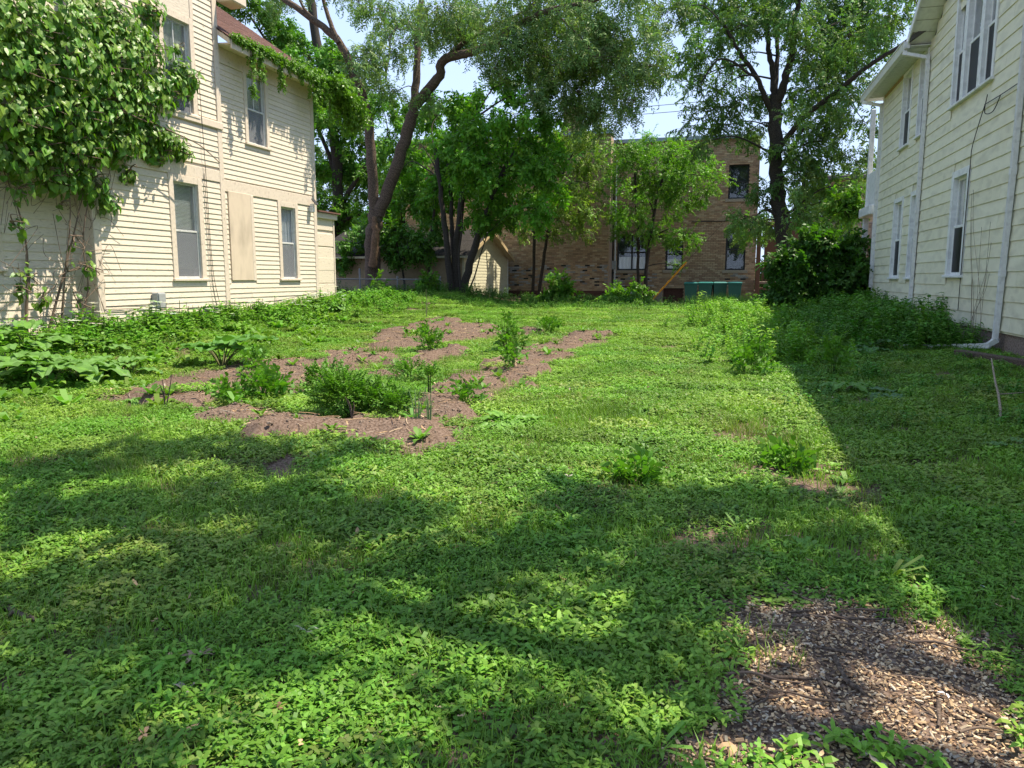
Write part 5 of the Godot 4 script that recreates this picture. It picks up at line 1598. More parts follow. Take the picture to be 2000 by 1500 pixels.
func garden_plants() -> void:
	var gr := Color(0.12, 0.245, 0.055)
	var big := "big leaved plants beside the peeling house"
	var bl := [[Vector3(-7.22, 0.05, -6.72), 9, 0.3, 0.46, 0.36, "burdock with two huge hanging leaves at the left edge"], [Vector3(-7.9, 0.14, -6.85), 7, 0.28, 0.42, 0.34, "burdock cut by the left edge of the picture"], [Vector3(-7.17, 0.05, -7.17), 8, 0.25, 0.4, 0.32, "burdock just right of the two huge hanging leaves"], [Vector3(-7.01, 0.04, -7.67), 7, 0.2, 0.34, 0.26, "burdock with pale leaves left of the rhubarb"], [Vector3(-8.63, 0.27, -7.8), 8, 0.3, 0.42, 0.34, "burdock behind the others near the vine"], [Vector3(-8.21, 0.21, -8.55), 6, 0.2, 0.3, 0.25, "smaller burdock in the weeds below the meter box"], [Vector3(-8.73, 0.42, -15.76), 9, 0.25, 0.4, 0.3, "burdock at the corner by the fence post"], [Vector3(-8.96, 0.44, -15.37), 7, 0.2, 0.3, 0.24, "burdock left of the fence corner one"]]
	for b in bl: leafy_plant("burdock_plant", b[5], "plant", big, b[0], b[1], b[2], b[3], b[4], gr, M.leaf_big, 0.95)
	leafy_plant("rhubarb_plant", "rhubarb with broad crinkled leaves beside the soil row", "plant", "", Vector3(-6.5, 0, -8.82), 12, 0.36, 0.5, 0.46, Color(0.09, 0.22, 0.04), M.leaf_big, 0.95)
	leafy_plant("squash_plant", "squash plant with lobed upright leaves at the near bed edge", "plant", "", Vector3(-1.7, -0, -5.95), 10, 0.13, 0.22, 0.17, Color(0.15, 0.3, 0.05), M.leaf_big, 0.8, 0.3)
	var sh := "big leaved plants in the shade of the yellow house"
	leafy_plant("burdock_plant", "burdock in the middle of the shade with a pale upper leaf", "plant", sh, Vector3(2.25, 0.09, -12.68), 7, 0.2, 0.3, 0.25, Color(0.09, 0.19, 0.06), M.leaf_big, 0.8)
	leafy_plant("burdock_plant", "burdock straddling the edge of the shade", "plant", sh, Vector3(1.27, 0, -8.71), 8, 0.14, 0.24, 0.16, Color(0.12, 0.25, 0.05), M.leaf_big, 0.8)
	leafy_plant("burdock_plant", "low burdock in the shade with grey green flat leaves", "plant", sh, Vector3(1.68, -0, -8.47), 7, 0.12, 0.22, 0.17, Color(0.1, 0.2, 0.08), M.leaf_big, 0.5)
	leafy_plant("burdock_plant", "burdock at the right edge beside the leaning stick", "plant", sh, Vector3(2.09, 0.02, -6.09), 6, 0.12, 0.17, 0.13, Color(0.11, 0.22, 0.06), M.leaf_big, 0.7)
	leafy_plant("burdock_plant", "burdock with heart leaves behind the far soil row", "plant", sh, Vector3(-6.44, 0.02, -10.93), 5, 0.1, 0.16, 0.12, gr, M.leaf_big, 0.7)
	leafy_plant("dock_plant", "dock rosette with long leaves on the left soil row", "plant", "", Vector3(-5.67, -0, -6.28), 12, 0.03, 0.27, 0.07, Color(0.13, 0.27, 0.05), M.leaf_big, 0.7, 0.15)
	leafy_plant("dock_plant", "dock rosette sitting low in the middle of the beds", "plant", "", Vector3(-3.78, 0, -8.85), 10, 0.06, 0.25, 0.1, Color(0.13, 0.28, 0.04), M.leaf_big, 0.5)
	# ferny marigold bushes and small garden plants
	var tiny := sprig(16, 0.13, 0.045, 0.016, 0.1, 91, true)
	var soft := sprig(9, 0.16, 0.08, 0.035, 0.2, 92, true)
	var fern := "ferny bushes on the garden beds"
	var pl := [[Vector3(-3.3, -0, -6.13), 0.26, 0.36, "marigold_plant", "largest dark ferny bush on the near bed", 300, tiny, fern], [Vector3(-2.99, -0, -6.22), 0.22, 0.28, "marigold_plant", "ferny bush right of the largest one on the near bed", 170, tiny, fern], [Vector3(-2.72, -0, -6.04), 0.11, 0.17, "marigold_plant", "small ferny bush at the right end of the bush row", 60, tiny, fern], [Vector3(-4.06, -0, -7.27), 0.2, 0.3, "marigold_plant", "ferny bush behind the largest one", 130, tiny, fern], [Vector3(-4.46, -0, -6.73), 0.16, 0.26, "garden_plant", "leafy seedling clump left of the ferny bushes", 70, soft, ""], [Vector3(-5.39, -0, -7.94), 0.1, 0.3, "garden_plant", "spindly seedling on the far left soil row", 26, soft, ""], [Vector3(-4.55, 0.03, -11.53), 0.16, 0.36, "garden_plant", "bright sapling on the far bed", 60, soft, ""], [Vector3(-3.24, 0.04, -11.81), 0.24, 0.34, "garden_plant", "dense clump of seedlings on the far right bed", 120, tiny, ""], [Vector3(-3.32, 0.04, -11.63), 0.1, 0.55, "garden_plant", "tall thin seedling in the far right clump", 24, soft, ""], [Vector3(-3.34, 0.12, -14.89), 0.2, 0.3, "garden_plant", "seedling clump at the far end of the right bed", 50, soft, ""], [Vector3(-2.58, 0, -9.42), 0.1, 0.22, "garden_plant", "single seedling alone on the right bed", 22, soft, ""], [Vector3(-2.93, -0, -7.38), 0.08, 0.26, "garden_plant", "seedling stem beside the ferny bushes", 22, tiny, ""], [Vector3(-2.43, -0, -7.03), 0.1, 0.09, "garden_plant", "low dark seedling beside the squash", 22, soft, ""], [Vector3(-3.6, -0, -8.43), 0.2, 0.22, "garden_plant", "bright low clump in the middle of the beds", 70, tiny, ""], [Vector3(0.42, 0.01, -9.94), 0.2, 0.36, "garden_plant", "bright leafy weed standing out on the lawn edge", 60, soft, ""], [Vector3(1.38, 0.01, -10.18), 0.16, 0.42, "garden_plant", "yellow green seedling catching sun at the shade edge", 40, soft, ""], [Vector3(-4.71, -0, -6.4), 0.12, 0.14, "garden_plant", "yellow green low weed on the left soil row", 26, soft, ""], [Vector3(0.49, -0, -5.19), 0.12, 0.06, "garden_plant", "low leafy weed at the corner of the shade", 40, soft, ""], [Vector3(-0.46, -0, -4.6), 0.1, 0.05, "garden_plant", "low leafy weed before the central shadow", 30, soft, ""]]
	for p in pl:
		rng.seed = hash(p[4])
		var at: Vector3 = p[0]
		var t := thing(p[3], p[4], "plant", Vector3(at.x, gy(at.x, at.z), at.z), 0.0, p[7])
		var m := MB.new()
		var buf := PackedFloat32Array()
		var r: float = p[1]
		var h: float = p[2]
		m.col = Color(0.1, 0.17, 0.05)
		for i in 7:
			var d := ball()
			m.tube([Vector3(d.x * 0.04, -0.02, d.z * 0.04), Vector3(d.x * r * 0.5, h * 0.5, d.z * r * 0.5), Vector3(d.x * r, h * rng.randf_range(0.7, 1.0), d.z * r)], [0.005, 0.004, 0.002], 4, false)
		for i in int(p[5]):
			var d := ball()
			var q := Vector3(d.x * r, h * (0.55 + 0.45 * d.y), d.z * r)
			put(buf, look(d + Vector3(0, 0.6, 0) + ball() * 0.5, rng.randf_range(-0.6, 0.6), rng.randf_range(0.6, 1.1)), q, Color(0.115, 0.27, 0.03) * rng.randf_range(0.75, 1.2))
		part(t, "stems", m.done(), M.leaf_weed, "stuff")
		many(t, "foliage", p[6], M.leaf_weed, buf)
	# onions gone to seed and garden stakes
	var on := [[Vector3(-2.4, -0, -5.76), "left of the two onion clumps with thin upright stalks"], [Vector3(-2.3, -0, -5.79), "right of the two onion clumps with thin upright stalks"]]
	for o in on:
		rng.seed = hash(o[1])
		var at: Vector3 = o[0]
		var t := thing("onion_clump", o[1], "plant", Vector3(at.x, gy(at.x, at.z), at.z), 0.0, "onion clumps on the near bed")
		for i in 6:
			var m := MB.new()
			m.col = Color(0.13, 0.2, 0.08)
			var d := ball() * 0.09
			m.tube(smooth([Vector3(d.x * 0.3, -0.02, d.z * 0.3), Vector3(d.x * 0.5, 0.12, d.z * 0.5), Vector3(d.x, rng.randf_range(0.16, 0.28), d.z)], 3), [0.005, 0.005, 0.004, 0.004, 0.003, 0.003, 0.002], 5, false)
			part(t, "stalk", m.done(), M.chip)
	var stakes := [[Vector3(-5.08, -0, -6), 0.34, "thin brown dead stem standing on the left soil row"], [Vector3(-2.94, -0, -5.67), 0.2, "short forked dead twig standing before the ferny bush"], [Vector3(-6.9, 0.21, -17.25), 0.75, "pale bent dead stem by the far end of the beds"]]
	for s in stakes:
		rng.seed = hash(s[2])
		var at: Vector3 = s[0]
		var t := thing("withered_seedling", s[2], "plant", Vector3(at.x, gy(at.x, at.z), at.z), 0.0, "dead stems standing on the beds")
		var h: float = s[1]
		for i in 3:
			var m := MB.new()
			var b := Vector3(rng.randf_range(-0.3, 0.3), 1, rng.randf_range(-0.2, 0.2)).normalized()
			m.tube([Vector3(0, -0.03 + 0.15 * h * i, 0), b * h * (1.0 - 0.25 * i) * 0.6 + Vector3(0.01, 0.1 * h * i, 0), b * h * (1.0 - 0.25 * i) + Vector3(0, 0.1 * h * i, 0)], [0.007, 0.005, 0.003], 5)
			part(t, "stem", m.done(), M.stick if h < 0.5 else M.pale_stick)

func trees() -> void:
	var elm := sprig(10, 0.42, 0.125, 0.04, 0.45, 101)
	var elm2 := sprig(10, 0.36, 0.115, 0.045, 0.3, 102)
	var broad := sprig(10, 0.38, 0.165, 0.07, 0.4, 103)
	var ash := sprig(14, 0.34, 0.1, 0.035, 0.3, 104)
	var bushy := sprig(10, 0.28, 0.12, 0.06, 0.2, 105)
	M_sprig_creeper = sprig(8, 0.2, 0.085, 0.045, 0.3, 106)
	tree("forked_elm", "large forked tree with rough brown trunk and fine drooping foliage behind the fence", "trees behind the lot", [
		[0.3, 0.28, [Vector3(-13.08, 0.25, -27), Vector3(-12.99, 1.27, -27), Vector3(-12.96, 2.24, -27), Vector3(-12.85, 3.2, -27), Vector3(-12.73, 3.81, -27)]],
		[0.2, 0.09, [Vector3(-12.82, 3.58, -27), Vector3(-12.8, 5.07, -26.83), Vector3(-12.78, 6.56, -26.67), Vector3(-12.88, 7.59, -26.5), Vector3(-13.14, 8.46, -26.33), Vector3(-13.55, 9.48, -26.17), Vector3(-14.01, 10.03, -26), Vector3(-14.72, 10.56, -25.83), Vector3(-15.62, 11.21, -25.67), Vector3(-16.72, 12.01, -25.5)]],
		[0.1, 0.05, [Vector3(-13.58, 9.57, -26), Vector3(-13.9, 10.28, -26), Vector3(-14.13, 11.08, -26), Vector3(-14.19, 12.04, -25.8)]],
		[0.06, 0.03, [Vector3(-14.5, 10.39, -25.8), Vector3(-14.83, 10.87, -25.7), Vector3(-15.05, 11.46, -25.6)]],
		[0.24, 0.2, [Vector3(-12.65, 3.58, -27), Vector3(-12.09, 4.88, -27), Vector3(-11.65, 5.98, -27), Vector3(-11.32, 6.88, -27), Vector3(-11.07, 7.5, -27)]],
		[0.16, 0.07, [Vector3(-11.15, 7.33, -27), Vector3(-11.12, 8.35, -27.16), Vector3(-11.1, 9.47, -27.32), Vector3(-11.07, 10.58, -27.48), Vector3(-10.97, 11.86, -27.64), Vector3(-10.83, 12.96, -27.8)]],
		[0.19, 0.07, [Vector3(-11.07, 7.5, -27), Vector3(-10.46, 7.96, -26.8), Vector3(-9.98, 8.36, -26.6), Vector3(-9.75, 8.81, -26.4), Vector3(-9.03, 8.89, -26.2), Vector3(-8.41, 8.91, -26), Vector3(-7.74, 9.04, -25.8), Vector3(-6.86, 9.46, -25.6), Vector3(-6.27, 9.64, -25.4), Vector3(-5.68, 9.74, -25.2), Vector3(-4.73, 9.76, -25), Vector3(-3.68, 9.89, -24.8)]],
		[0.1, 0.04, [Vector3(-9.75, 8.81, -26.4), Vector3(-9.07, 9.38, -26.6), Vector3(-8.45, 9.76, -26.8), Vector3(-8.04, 10.01, -27), Vector3(-7.37, 10.22, -27), Vector3(-6.9, 10.52, -27.2), Vector3(-6.47, 10.98, -27.3)]],
		[0.06, 0.03, [Vector3(-8.66, 9.62, -26.8), Vector3(-8.44, 10.16, -27), Vector3(-7.96, 10.95, -27.3), Vector3(-7.73, 11.68, -27.5)]],
		[0.035, 0.012, [Vector3(-5.53, 9.76, -25.5), Vector3(-5.08, 9.29, -25.4), Vector3(-4.54, 8.72, -25.2), Vector3(-4.18, 8.2, -25.1)]],
		[0.05, 0.03, [Vector3(-12.04, 8.43, -26.5), Vector3(-11.95, 8.81, -26.5), Vector3(-11.84, 9.26, -26.5), Vector3(-11.74, 9.82, -26.4), Vector3(-11.46, 10.09, -26.4), Vector3(-11.57, 10.33, -26.4)], "bark_dead"],
		[0.03, 0.015, [Vector3(-11.48, 10.01, -26.4), Vector3(-11.2, 9.92, -26.3), Vector3(-10.94, 10.01, -26.2), Vector3(-10.98, 10.18, -26.2)], "bark_dead"],
		[0.17, 0.1, [Vector3(-12.79, 1.65, -26.62), Vector3(-12.66, 2.41, -26.57), Vector3(-12.6, 2.98, -26.56), Vector3(-12.64, 3.46, -26.62)], "bark_scar"],
		], [[-7.09, 9.91, -25.84, 1.11], [-6.35, 9.51, -27.21, 1.16], [-4.78, 9.31, -25.57, 1.25], [-3.91, 9.86, -27.63, 1.34], [-2.52, 8.66, -25.27, 0.87], [-3.16, 7.9, -26.06, 0.9], [-4.65, 8.47, -27.96, 1.18], [-5.78, 8.18, -27.17, 0.97], [-4.04, 7.07, -26.47, 0.84], [-5.3, 7.21, -28.05, 0.8], [-2.9, 6.87, -25.47, 0.62], [-2.26, 10.19, -27.56, 0.84], [-7.54, 8.9, -27.83, 0.8], [-8.88, 10.75, -27.5, 1.19], [-9.23, 10.23, -25.25, 1.11], [-9.55, 10.01, -27.17, 0.79], [-11.69, 10.62, -28.05, 0.94], [-11.82, 10.55, -26.06, 0.97], [-11.58, 9.17, -26.1, 0.59], [-13.75, 11.61, -28, 0.53], [-12.25, 9.13, -25.44, 0.69], [-12.94, 8.69, -26.2, 0.56], [-12.72, 8.65, -27.22, 0.54], [-11.8, 8.55, -24.99, 0.57], [-6.2, 10.06, -25.08, 1.24], [-5.57, 11.4, -27.79, 1.55], [-3.66, 10.65, -25.7, 1.41], [-7.26, 8.92, -25.19, 0.82], [-9.9, 10.05, -26.05, 0.77], [-4.52, 8.8, -26.08, 1.1], [-3.61, 8.87, -26.86, 0.93], [-5.67, 8.49, -25.79, 0.92], [-2.83, 7.98, -27.87, 0.48], [-4.59, 6.47, -26.65, 0.47], [-3.51, 6.53, -26.41, 0.46], [-5.73, 9.87, -27.73, 1.17], [-10.27, 7.59, -26.39, 0.47], [-12.37, 8.26, -28.04, 0.42], [-16.71, 12.68, -27.88, 1.07], [-13.38, 11.66, -24.97, 0.94], [-6.64, 8.8, -25.5, 0.73], [-2.39, 7.73, -24.99, 0.52], [-6.17, 7.21, -25.03, 0.54], [-7.76, 8.28, -25.67, 0.56], [-2.05, 8.56, -26.47, 0.4], [-4.97, 7.52, -26.76, 0.76]], {"bark": M.bark, "color": Color(0.16, 0.27, 0.085), "density": 215.0, "sprig": elm, "leaf": M.leaf_elm, "droop": 0.5, "loose": 0.42, "twigs": 10})
	tree("shade_elm", "tall tree with dark upright limbs between the brick wall and the yellow house", "trees behind the lot", [
		[0.29, 0.2, [Vector3(2.32, 0.21, -28), Vector3(2.16, 1.62, -28), Vector3(1.93, 3.01, -28), Vector3(1.75, 4.04, -28), Vector3(1.64, 5.06, -28), Vector3(1.58, 6.24, -28), Vector3(1.5, 7.32, -28)]],
		[0.1, 0.05, [Vector3(1.39, 6.83, -28), Vector3(1.16, 7.19, -27.7), Vector3(0.85, 7.81, -27.4), Vector3(0.36, 8.43, -27.1), Vector3(0.1, 8.75, -26.8), Vector3(-0.22, 9.22, -26.5)]],
		[0.12, 0.05, [Vector3(1.47, 7.24, -28), Vector3(1.44, 7.61, -28), Vector3(1.38, 8.17, -28), Vector3(1.22, 8.8, -28), Vector3(1.15, 9.58, -28), Vector3(1.1, 10.36, -28), Vector3(0.93, 11.34, -28)]],
		[0.1, 0.04, [Vector3(1.5, 7.32, -28), Vector3(1.52, 8.06, -28.25), Vector3(1.53, 8.91, -28.5), Vector3(1.47, 10.08, -28.75), Vector3(1.48, 11.32, -29)]],
		[0.15, 0.06, [Vector3(1.56, 7.07, -28), Vector3(1.71, 7.47, -27.83), Vector3(1.82, 7.97, -27.67), Vector3(1.94, 8.55, -27.5), Vector3(1.93, 9.32, -27.33), Vector3(2.05, 10, -27.17), Vector3(2.13, 10.85, -27)]],
		[0.09, 0.04, [Vector3(1.68, 4.89, -28), Vector3(1.85, 5.04, -28.15), Vector3(2.09, 5.42, -28.3), Vector3(2.23, 5.73, -28.45), Vector3(2.52, 6.3, -28.6)]],
		[0.1, 0.05, [Vector3(1.65, 5.48, -28), Vector3(2.26, 6.3, -27.64), Vector3(2.83, 6.77, -27.29), Vector3(3.42, 7.16, -26.93), Vector3(3.81, 7.46, -26.57), Vector3(4.23, 7.73, -26.21), Vector3(4.75, 7.98, -25.86), Vector3(5.32, 8.32, -25.5)]],
		[0.05, 0.02, [Vector3(2.4, 8.65, -28), Vector3(2.53, 9.01, -27.73), Vector3(2.88, 9.17, -27.47), Vector3(3.15, 9.18, -27.2)]],
		[0.05, 0.02, [Vector3(0.84, 7.75, -27.2), Vector3(0.56, 7.87, -27.1), Vector3(0.06, 8.18, -26.8), Vector3(-0.42, 8.19, -26.6), Vector3(-0.87, 7.51, -26.4)]],
		[0.07, 0.02, [Vector3(1.87, 3.18, -28), Vector3(1.43, 3.51, -27.73), Vector3(1.09, 3.33, -27.47), Vector3(0.86, 2.8, -27.2)]],
		], [[-1.43, 8.19, -29.53, 0.68], [-0.99, 8.49, -26.5, 0.81], [-0.51, 10.26, -29.32, 1.08], [-0.64, 6.92, -27.89, 0.68], [0.28, 7.24, -28.07, 0.76], [-0.19, 8.68, -29.33, 0.83], [0.33, 9.17, -26.49, 0.88], [0.78, 6.46, -29.5, 0.64], [-0.02, 6.41, -28.06, 0.53], [-1.24, 6.18, -26.47, 0.36], [1.19, 9.93, -28.72, 1.04], [1.9, 9.55, -27.15, 0.97], [2.87, 9.7, -28.96, 1.03], [2.29, 8.09, -26.46, 0.78], [3.32, 8.64, -29.48, 1.05], [3.55, 8.65, -26.66, 0.94], [4.29, 10.07, -28.98, 1.02], [3.13, 7.37, -29.43, 0.87], [3.56, 6.87, -26.52, 0.78], [3.75, 6.28, -29.27, 0.86], [2.79, 6.06, -28.76, 0.86], [1.93, 6.34, -26.47, 0.46], [3.18, 5.04, -29.52, 0.88], [2.45, 4.42, -27.77, 0.74], [4.08, 5.27, -28.93, 0.68], [4.29, 6.18, -27.56, 0.43], [1.32, 4.11, -27.76, 0.56], [0.66, 3.19, -26.6, 0.47], [1.2, 2.93, -29.56, 0.65], [2.32, 3.23, -26.53, 0.64], [3.57, 3.96, -29.45, 0.78], [4.82, 9.31, -27.44, 0.87], [4.86, 8.88, -29.55, 0.72], [-1.54, 9.98, -26.84, 0.54], [1.08, 10.55, -27.16, 1.07], [2.84, 11.16, -29.41, 1.33], [-0.55, 11.43, -29.25, 1.17], [4.43, 11.12, -29.26, 1.3], [1.51, 7.33, -29.2, 0.47], [1.81, 5.3, -27.4, 0.48], [2.36, 5.21, -28.06, 0.56], [5.22, 9.71, -26.7, 0.84], [3.97, 4.28, -27.78, 0.55], [-0.81, 5.59, -26.44, 0.33], [-0.42, 7.86, -29.49, 0.5], [3.85, 3.19, -28.77, 0.57], [1.54, 3.1, -29.39, 0.44], [0.54, 3.07, -28.55, 0.35], [3.83, 8.46, -29.56, 0.86], [2.58, 7.37, -28.14, 0.65]], {"bark": M.bark_dark, "color": Color(0.13, 0.25, 0.06), "density": 230.0, "loose": 0.38, "sprig": elm2, "leaf": M.leaf_elm, "droop": 0.35, "twigs": 10})
	tree("clump_tree", "dark leafy tree with several crowded stems before the garage end", "trees behind the lot", [
		[0.15, 0.1, [Vector3(-9.54, 0.36, -27), Vector3(-9.6, 1.46, -27), Vector3(-9.57, 2.4, -27), Vector3(-9.4, 3.33, -27), Vector3(-9.28, 4.24, -27), Vector3(-9.05, 5.69, -27), Vector3(-8.74, 6.93, -27)]],
		[0.16, 0.08, [Vector3(-9.25, 0.37, -26.7), Vector3(-9, 1.45, -26.7), Vector3(-8.68, 2.41, -26.6), Vector3(-8.32, 3.18, -26.5), Vector3(-7.96, 4.15, -26.4), Vector3(-7.43, 5.18, -26.4)]],
		[0.13, 0.07, [Vector3(-9.69, 0.36, -26.8), Vector3(-9.79, 1.64, -26.8), Vector3(-9.86, 2.58, -26.8), Vector3(-10.01, 3.52, -26.9), Vector3(-10.19, 4.82, -27), Vector3(-10.41, 5.96, -27.2)]],
		[0.11, 0.06, [Vector3(-9.56, 0.35, -27.3), Vector3(-9.77, 2.03, -27.3), Vector3(-9.83, 3.17, -27.3), Vector3(-9.9, 4.3, -27.4), Vector3(-10.02, 5.43, -27.5)]],
		[0.05, 0.02, [Vector3(-9.18, 0.43, -26.5), Vector3(-9.28, 2.01, -26.5), Vector3(-9.13, 3.1, -26.5), Vector3(-9.19, 3.83, -26.5)]],
		[0.07, 0.05, [Vector3(-11.04, 0.38, -27.8), Vector3(-10.92, 1.66, -27.8), Vector3(-10.83, 2.83, -27.8), Vector3(-10.71, 3.98, -27.8), Vector3(-10.61, 5.31, -27.8)]],
		[0.03, 0.02, [Vector3(-9.05, 0.44, -26.3), Vector3(-8.65, 1.18, -26.3), Vector3(-8.4, 2, -26.3), Vector3(-8.12, 2.8, -26.3)]],
		], [[-11.11, 6.17, -29.6, 1.11], [-8.31, 5.7, -25.08, 1.02], [-8.11, 5.82, -28.11, 1.14], [-6.52, 4.63, -25.04, 0.92], [-8.1, 4.45, -26.74, 1.03], [-9.75, 4.66, -28.15, 1.06], [-11.76, 5.11, -29.8, 0.95], [-7.72, 3.94, -28.16, 0.83], [-8.44, 3.55, -26.59, 0.64], [-11.28, 7.76, -30.1, 1.01], [-9.12, 7.63, -28.16, 0.99], [-6.87, 6.53, -25.05, 0.88], [-6.55, 6.49, -28.14, 0.85], [-5.68, 4.95, -25.19, 0.69], [-6.29, 7.4, -27, 0.74], [-7.7, 8.35, -28.09, 0.73], [-6.08, 3.54, -25.06, 0.59], [-12.86, 6.39, -30.6, 0.74], [-12.8, 4.45, -30.1, 0.79], [-11.92, 3.76, -29.6, 0.59], [-5.94, 4.4, -27.64, 0.52], [-10.32, 5.4, -28.6, 0.9], [-7.89, 5.07, -25.46, 0.94], [-6.94, 6.02, -27.38, 0.8], [-10.98, 4.06, -28.6, 0.61], [-8.16, 3.3, -26.95, 0.44], [-9.71, 7, -28.1, 0.94], [-6.33, 3.41, -26.46, 0.43], [-13.34, 5.57, -30.6, 0.61]], {"bark": M.bark_dark, "color": Color(0.13, 0.32, 0.035), "density": 190.0, "sprig": broad, "leaf": M.leaf_broad, "droop": 0.35, "stems": 7, "trunk_nodes": true})
	tree("shade_maple", "dense dark tree behind the peeling house and the garage", "trees behind the lot", [
		[0.3, 0.2, [Vector3(-19.33, 0.02, -35.5), Vector3(-19.09, 2.83, -35.5), Vector3(-18.85, 5.37, -35.5), Vector3(-18.91, 7.87, -35.5), Vector3(-19.24, 10.35, -35.5), Vector3(-19.71, 12.8, -35.5), Vector3(-20.15, 15.69, -35.5)]],
		[0.14, 0.06, [Vector3(-18.97, 4.36, -35.5), Vector3(-17.98, 5.85, -35.5), Vector3(-17.12, 6.81, -35.5), Vector3(-16, 7.26, -35.5)]],
		[0.12, 0.05, [Vector3(-18.93, 6.38, -35.5), Vector3(-19.87, 8.66, -35.5), Vector3(-21.22, 10.96, -35.5), Vector3(-22.57, 13.02, -35.5), Vector3(-23.67, 14.58, -35.5)]],
		[0.12, 0.05, [Vector3(-18.99, 3.85, -35.5), Vector3(-17.75, 4.34, -35.5), Vector3(-15.8, 4.05, -35.5), Vector3(-14.45, 3.77, -35.5)]],
		], [[-18.27, 8.36, -33.61, 1.31], [-19.22, 6.91, -36.56, 1.43], [-18.74, 4.38, -34.18, 1.35], [-17.92, 7.87, -35.78, 1.16], [-18.17, 4.98, -35.53, 1.28], [-16.82, 3.35, -33.85, 1.12], [-19.6, 2.99, -36.18, 1.21], [-15.23, 5.88, -33.45, 1.08], [-16.02, 4.23, -36.31, 1.18], [-14.43, 2.85, -34.14, 0.95], [-18.97, 10.71, -34.06, 1.45], [-18.76, 10.1, -35.64, 1.38], [-22.06, 13.16, -36.56, 1.57], [-21.94, 13.9, -34.6, 1.35], [-20.49, 12.22, -35.83, 1.25], [-15.41, 9.09, -33.45, 0.92], [-17.72, 9.4, -35.48, 1.09], [-21, 10.18, -36.55, 1.43], [-18.47, 1.77, -33.52, 0.97], [-18.58, 2.07, -36.43, 1.04], [-15.35, 2.23, -33.51, 0.94], [-20.01, 10.88, -33.51, 1.31], [-22.68, 14.5, -34.06, 1.34], [-15.21, 7.66, -33.78, 1.03], [-17.52, 6.43, -36.3, 1.01], [-13.63, 2.22, -33.44, 0.67], [-15.21, 8.69, -35.63, 0.97], [-19.76, 6.49, -36.19, 1.14], [-18.04, 11.9, -34.42, 0.79], [-15.92, 5.39, -36.45, 1.01], [-16.45, 3.78, -35.1, 0.98], [-16.55, 10.41, -33.49, 0.66], [-13.53, 3, -35.18, 0.81]], {"bark": M.bark_dark, "color": Color(0.11, 0.27, 0.035), "density": 190.0, "sprig": broad, "leaf": M.leaf_broad, "droop": 0.3})
	tree("far_tree", "distant leafy tree filling the gap right of the brick building", "far trees beyond the alley", [
		[0.25, 0.1, [Vector3(4.81, -0.28, -52), Vector3(4.73, 2.57, -52), Vector3(4.69, 5.13, -52), Vector3(4.72, 7.64, -52)]],
		[0.12, 0.05, [Vector3(4.74, 2.25, -52), Vector3(5.8, 4.16, -52), Vector3(7.24, 5.07, -52)]],
		], [[2.67, 4.47, -51.06, 1.25], [4.38, 3.58, -52.83, 1.64], [5.66, 5.36, -51.3, 1.58], [7.38, 4.16, -52.57, 1.61], [4.87, 1.28, -53.56, 1.46], [2.98, 1.93, -51.77, 1.28], [6.71, 1.28, -53.22, 1.43], [8.36, 2.2, -50.63, 1.34], [8.54, 4.46, -52.5, 1.25], [4.61, 6.2, -53.34, 1.43], [6.34, 7.1, -50.54, 1.2], [3.45, 0.33, -50.72, 1.04], [7.78, 0.33, -51.82, 1.04], [8.51, 7.79, -51.83, 0.88], [9.72, 0.64, -52.87, 1.4], [2.33, 0.61, -53.51, 0.96]], {"bark": M.bark_dark, "color": Color(0.09, 0.18, 0.035), "density": 150.0, "sprig": broad, "leaf": M.leaf_broad, "droop": 0.3, "twigs": 12})
	tree("far_tree", "distant dark tree seen between the stems above the garage roof", "far trees beyond the alley", [
		[0.25, 0.1, [Vector3(-19.52, -0.3, -46), Vector3(-19.39, 2.59, -46), Vector3(-19.41, 5.17, -46), Vector3(-19.7, 8.05, -46)]],
		[0.12, 0.05, [Vector3(-19.4, 2.26, -46), Vector3(-18.03, 4.19, -46), Vector3(-16.29, 5.11, -46)]],
		], [[-21.18, 3.62, -46.69, 1.53], [-18.85, 4.17, -45.45, 1.47], [-17.48, 4.84, -46.42, 1.48], [-15.53, 4.13, -45.72, 1.38], [-23.18, 3.29, -46.23, 1.53], [-23.75, 2.58, -44.46, 1.42], [-18.31, 6.09, -45.91, 1.4], [-19.76, 5.99, -44.45, 1.37], [-16.61, 6.15, -46.94, 1.27], [-22.6, 5.29, -46.69, 1.53], [-15.1, 5.2, -47.55, 1.28], [-24.83, 5, -46.64, 1.55], [-22.77, 7.48, -45.69, 1.49], [-24.33, 6.75, -44.49, 1.4], [-19.34, 8.03, -45.97, 1.4], [-20.72, 8.8, -44.44, 1.23], [-24.74, 9.11, -45.39, 1.28]], {"bark": M.bark_dark, "color": Color(0.08, 0.17, 0.03), "density": 90.0, "sprig": broad, "leaf": M.leaf_broad, "droop": 0.3, "twigs": 12})
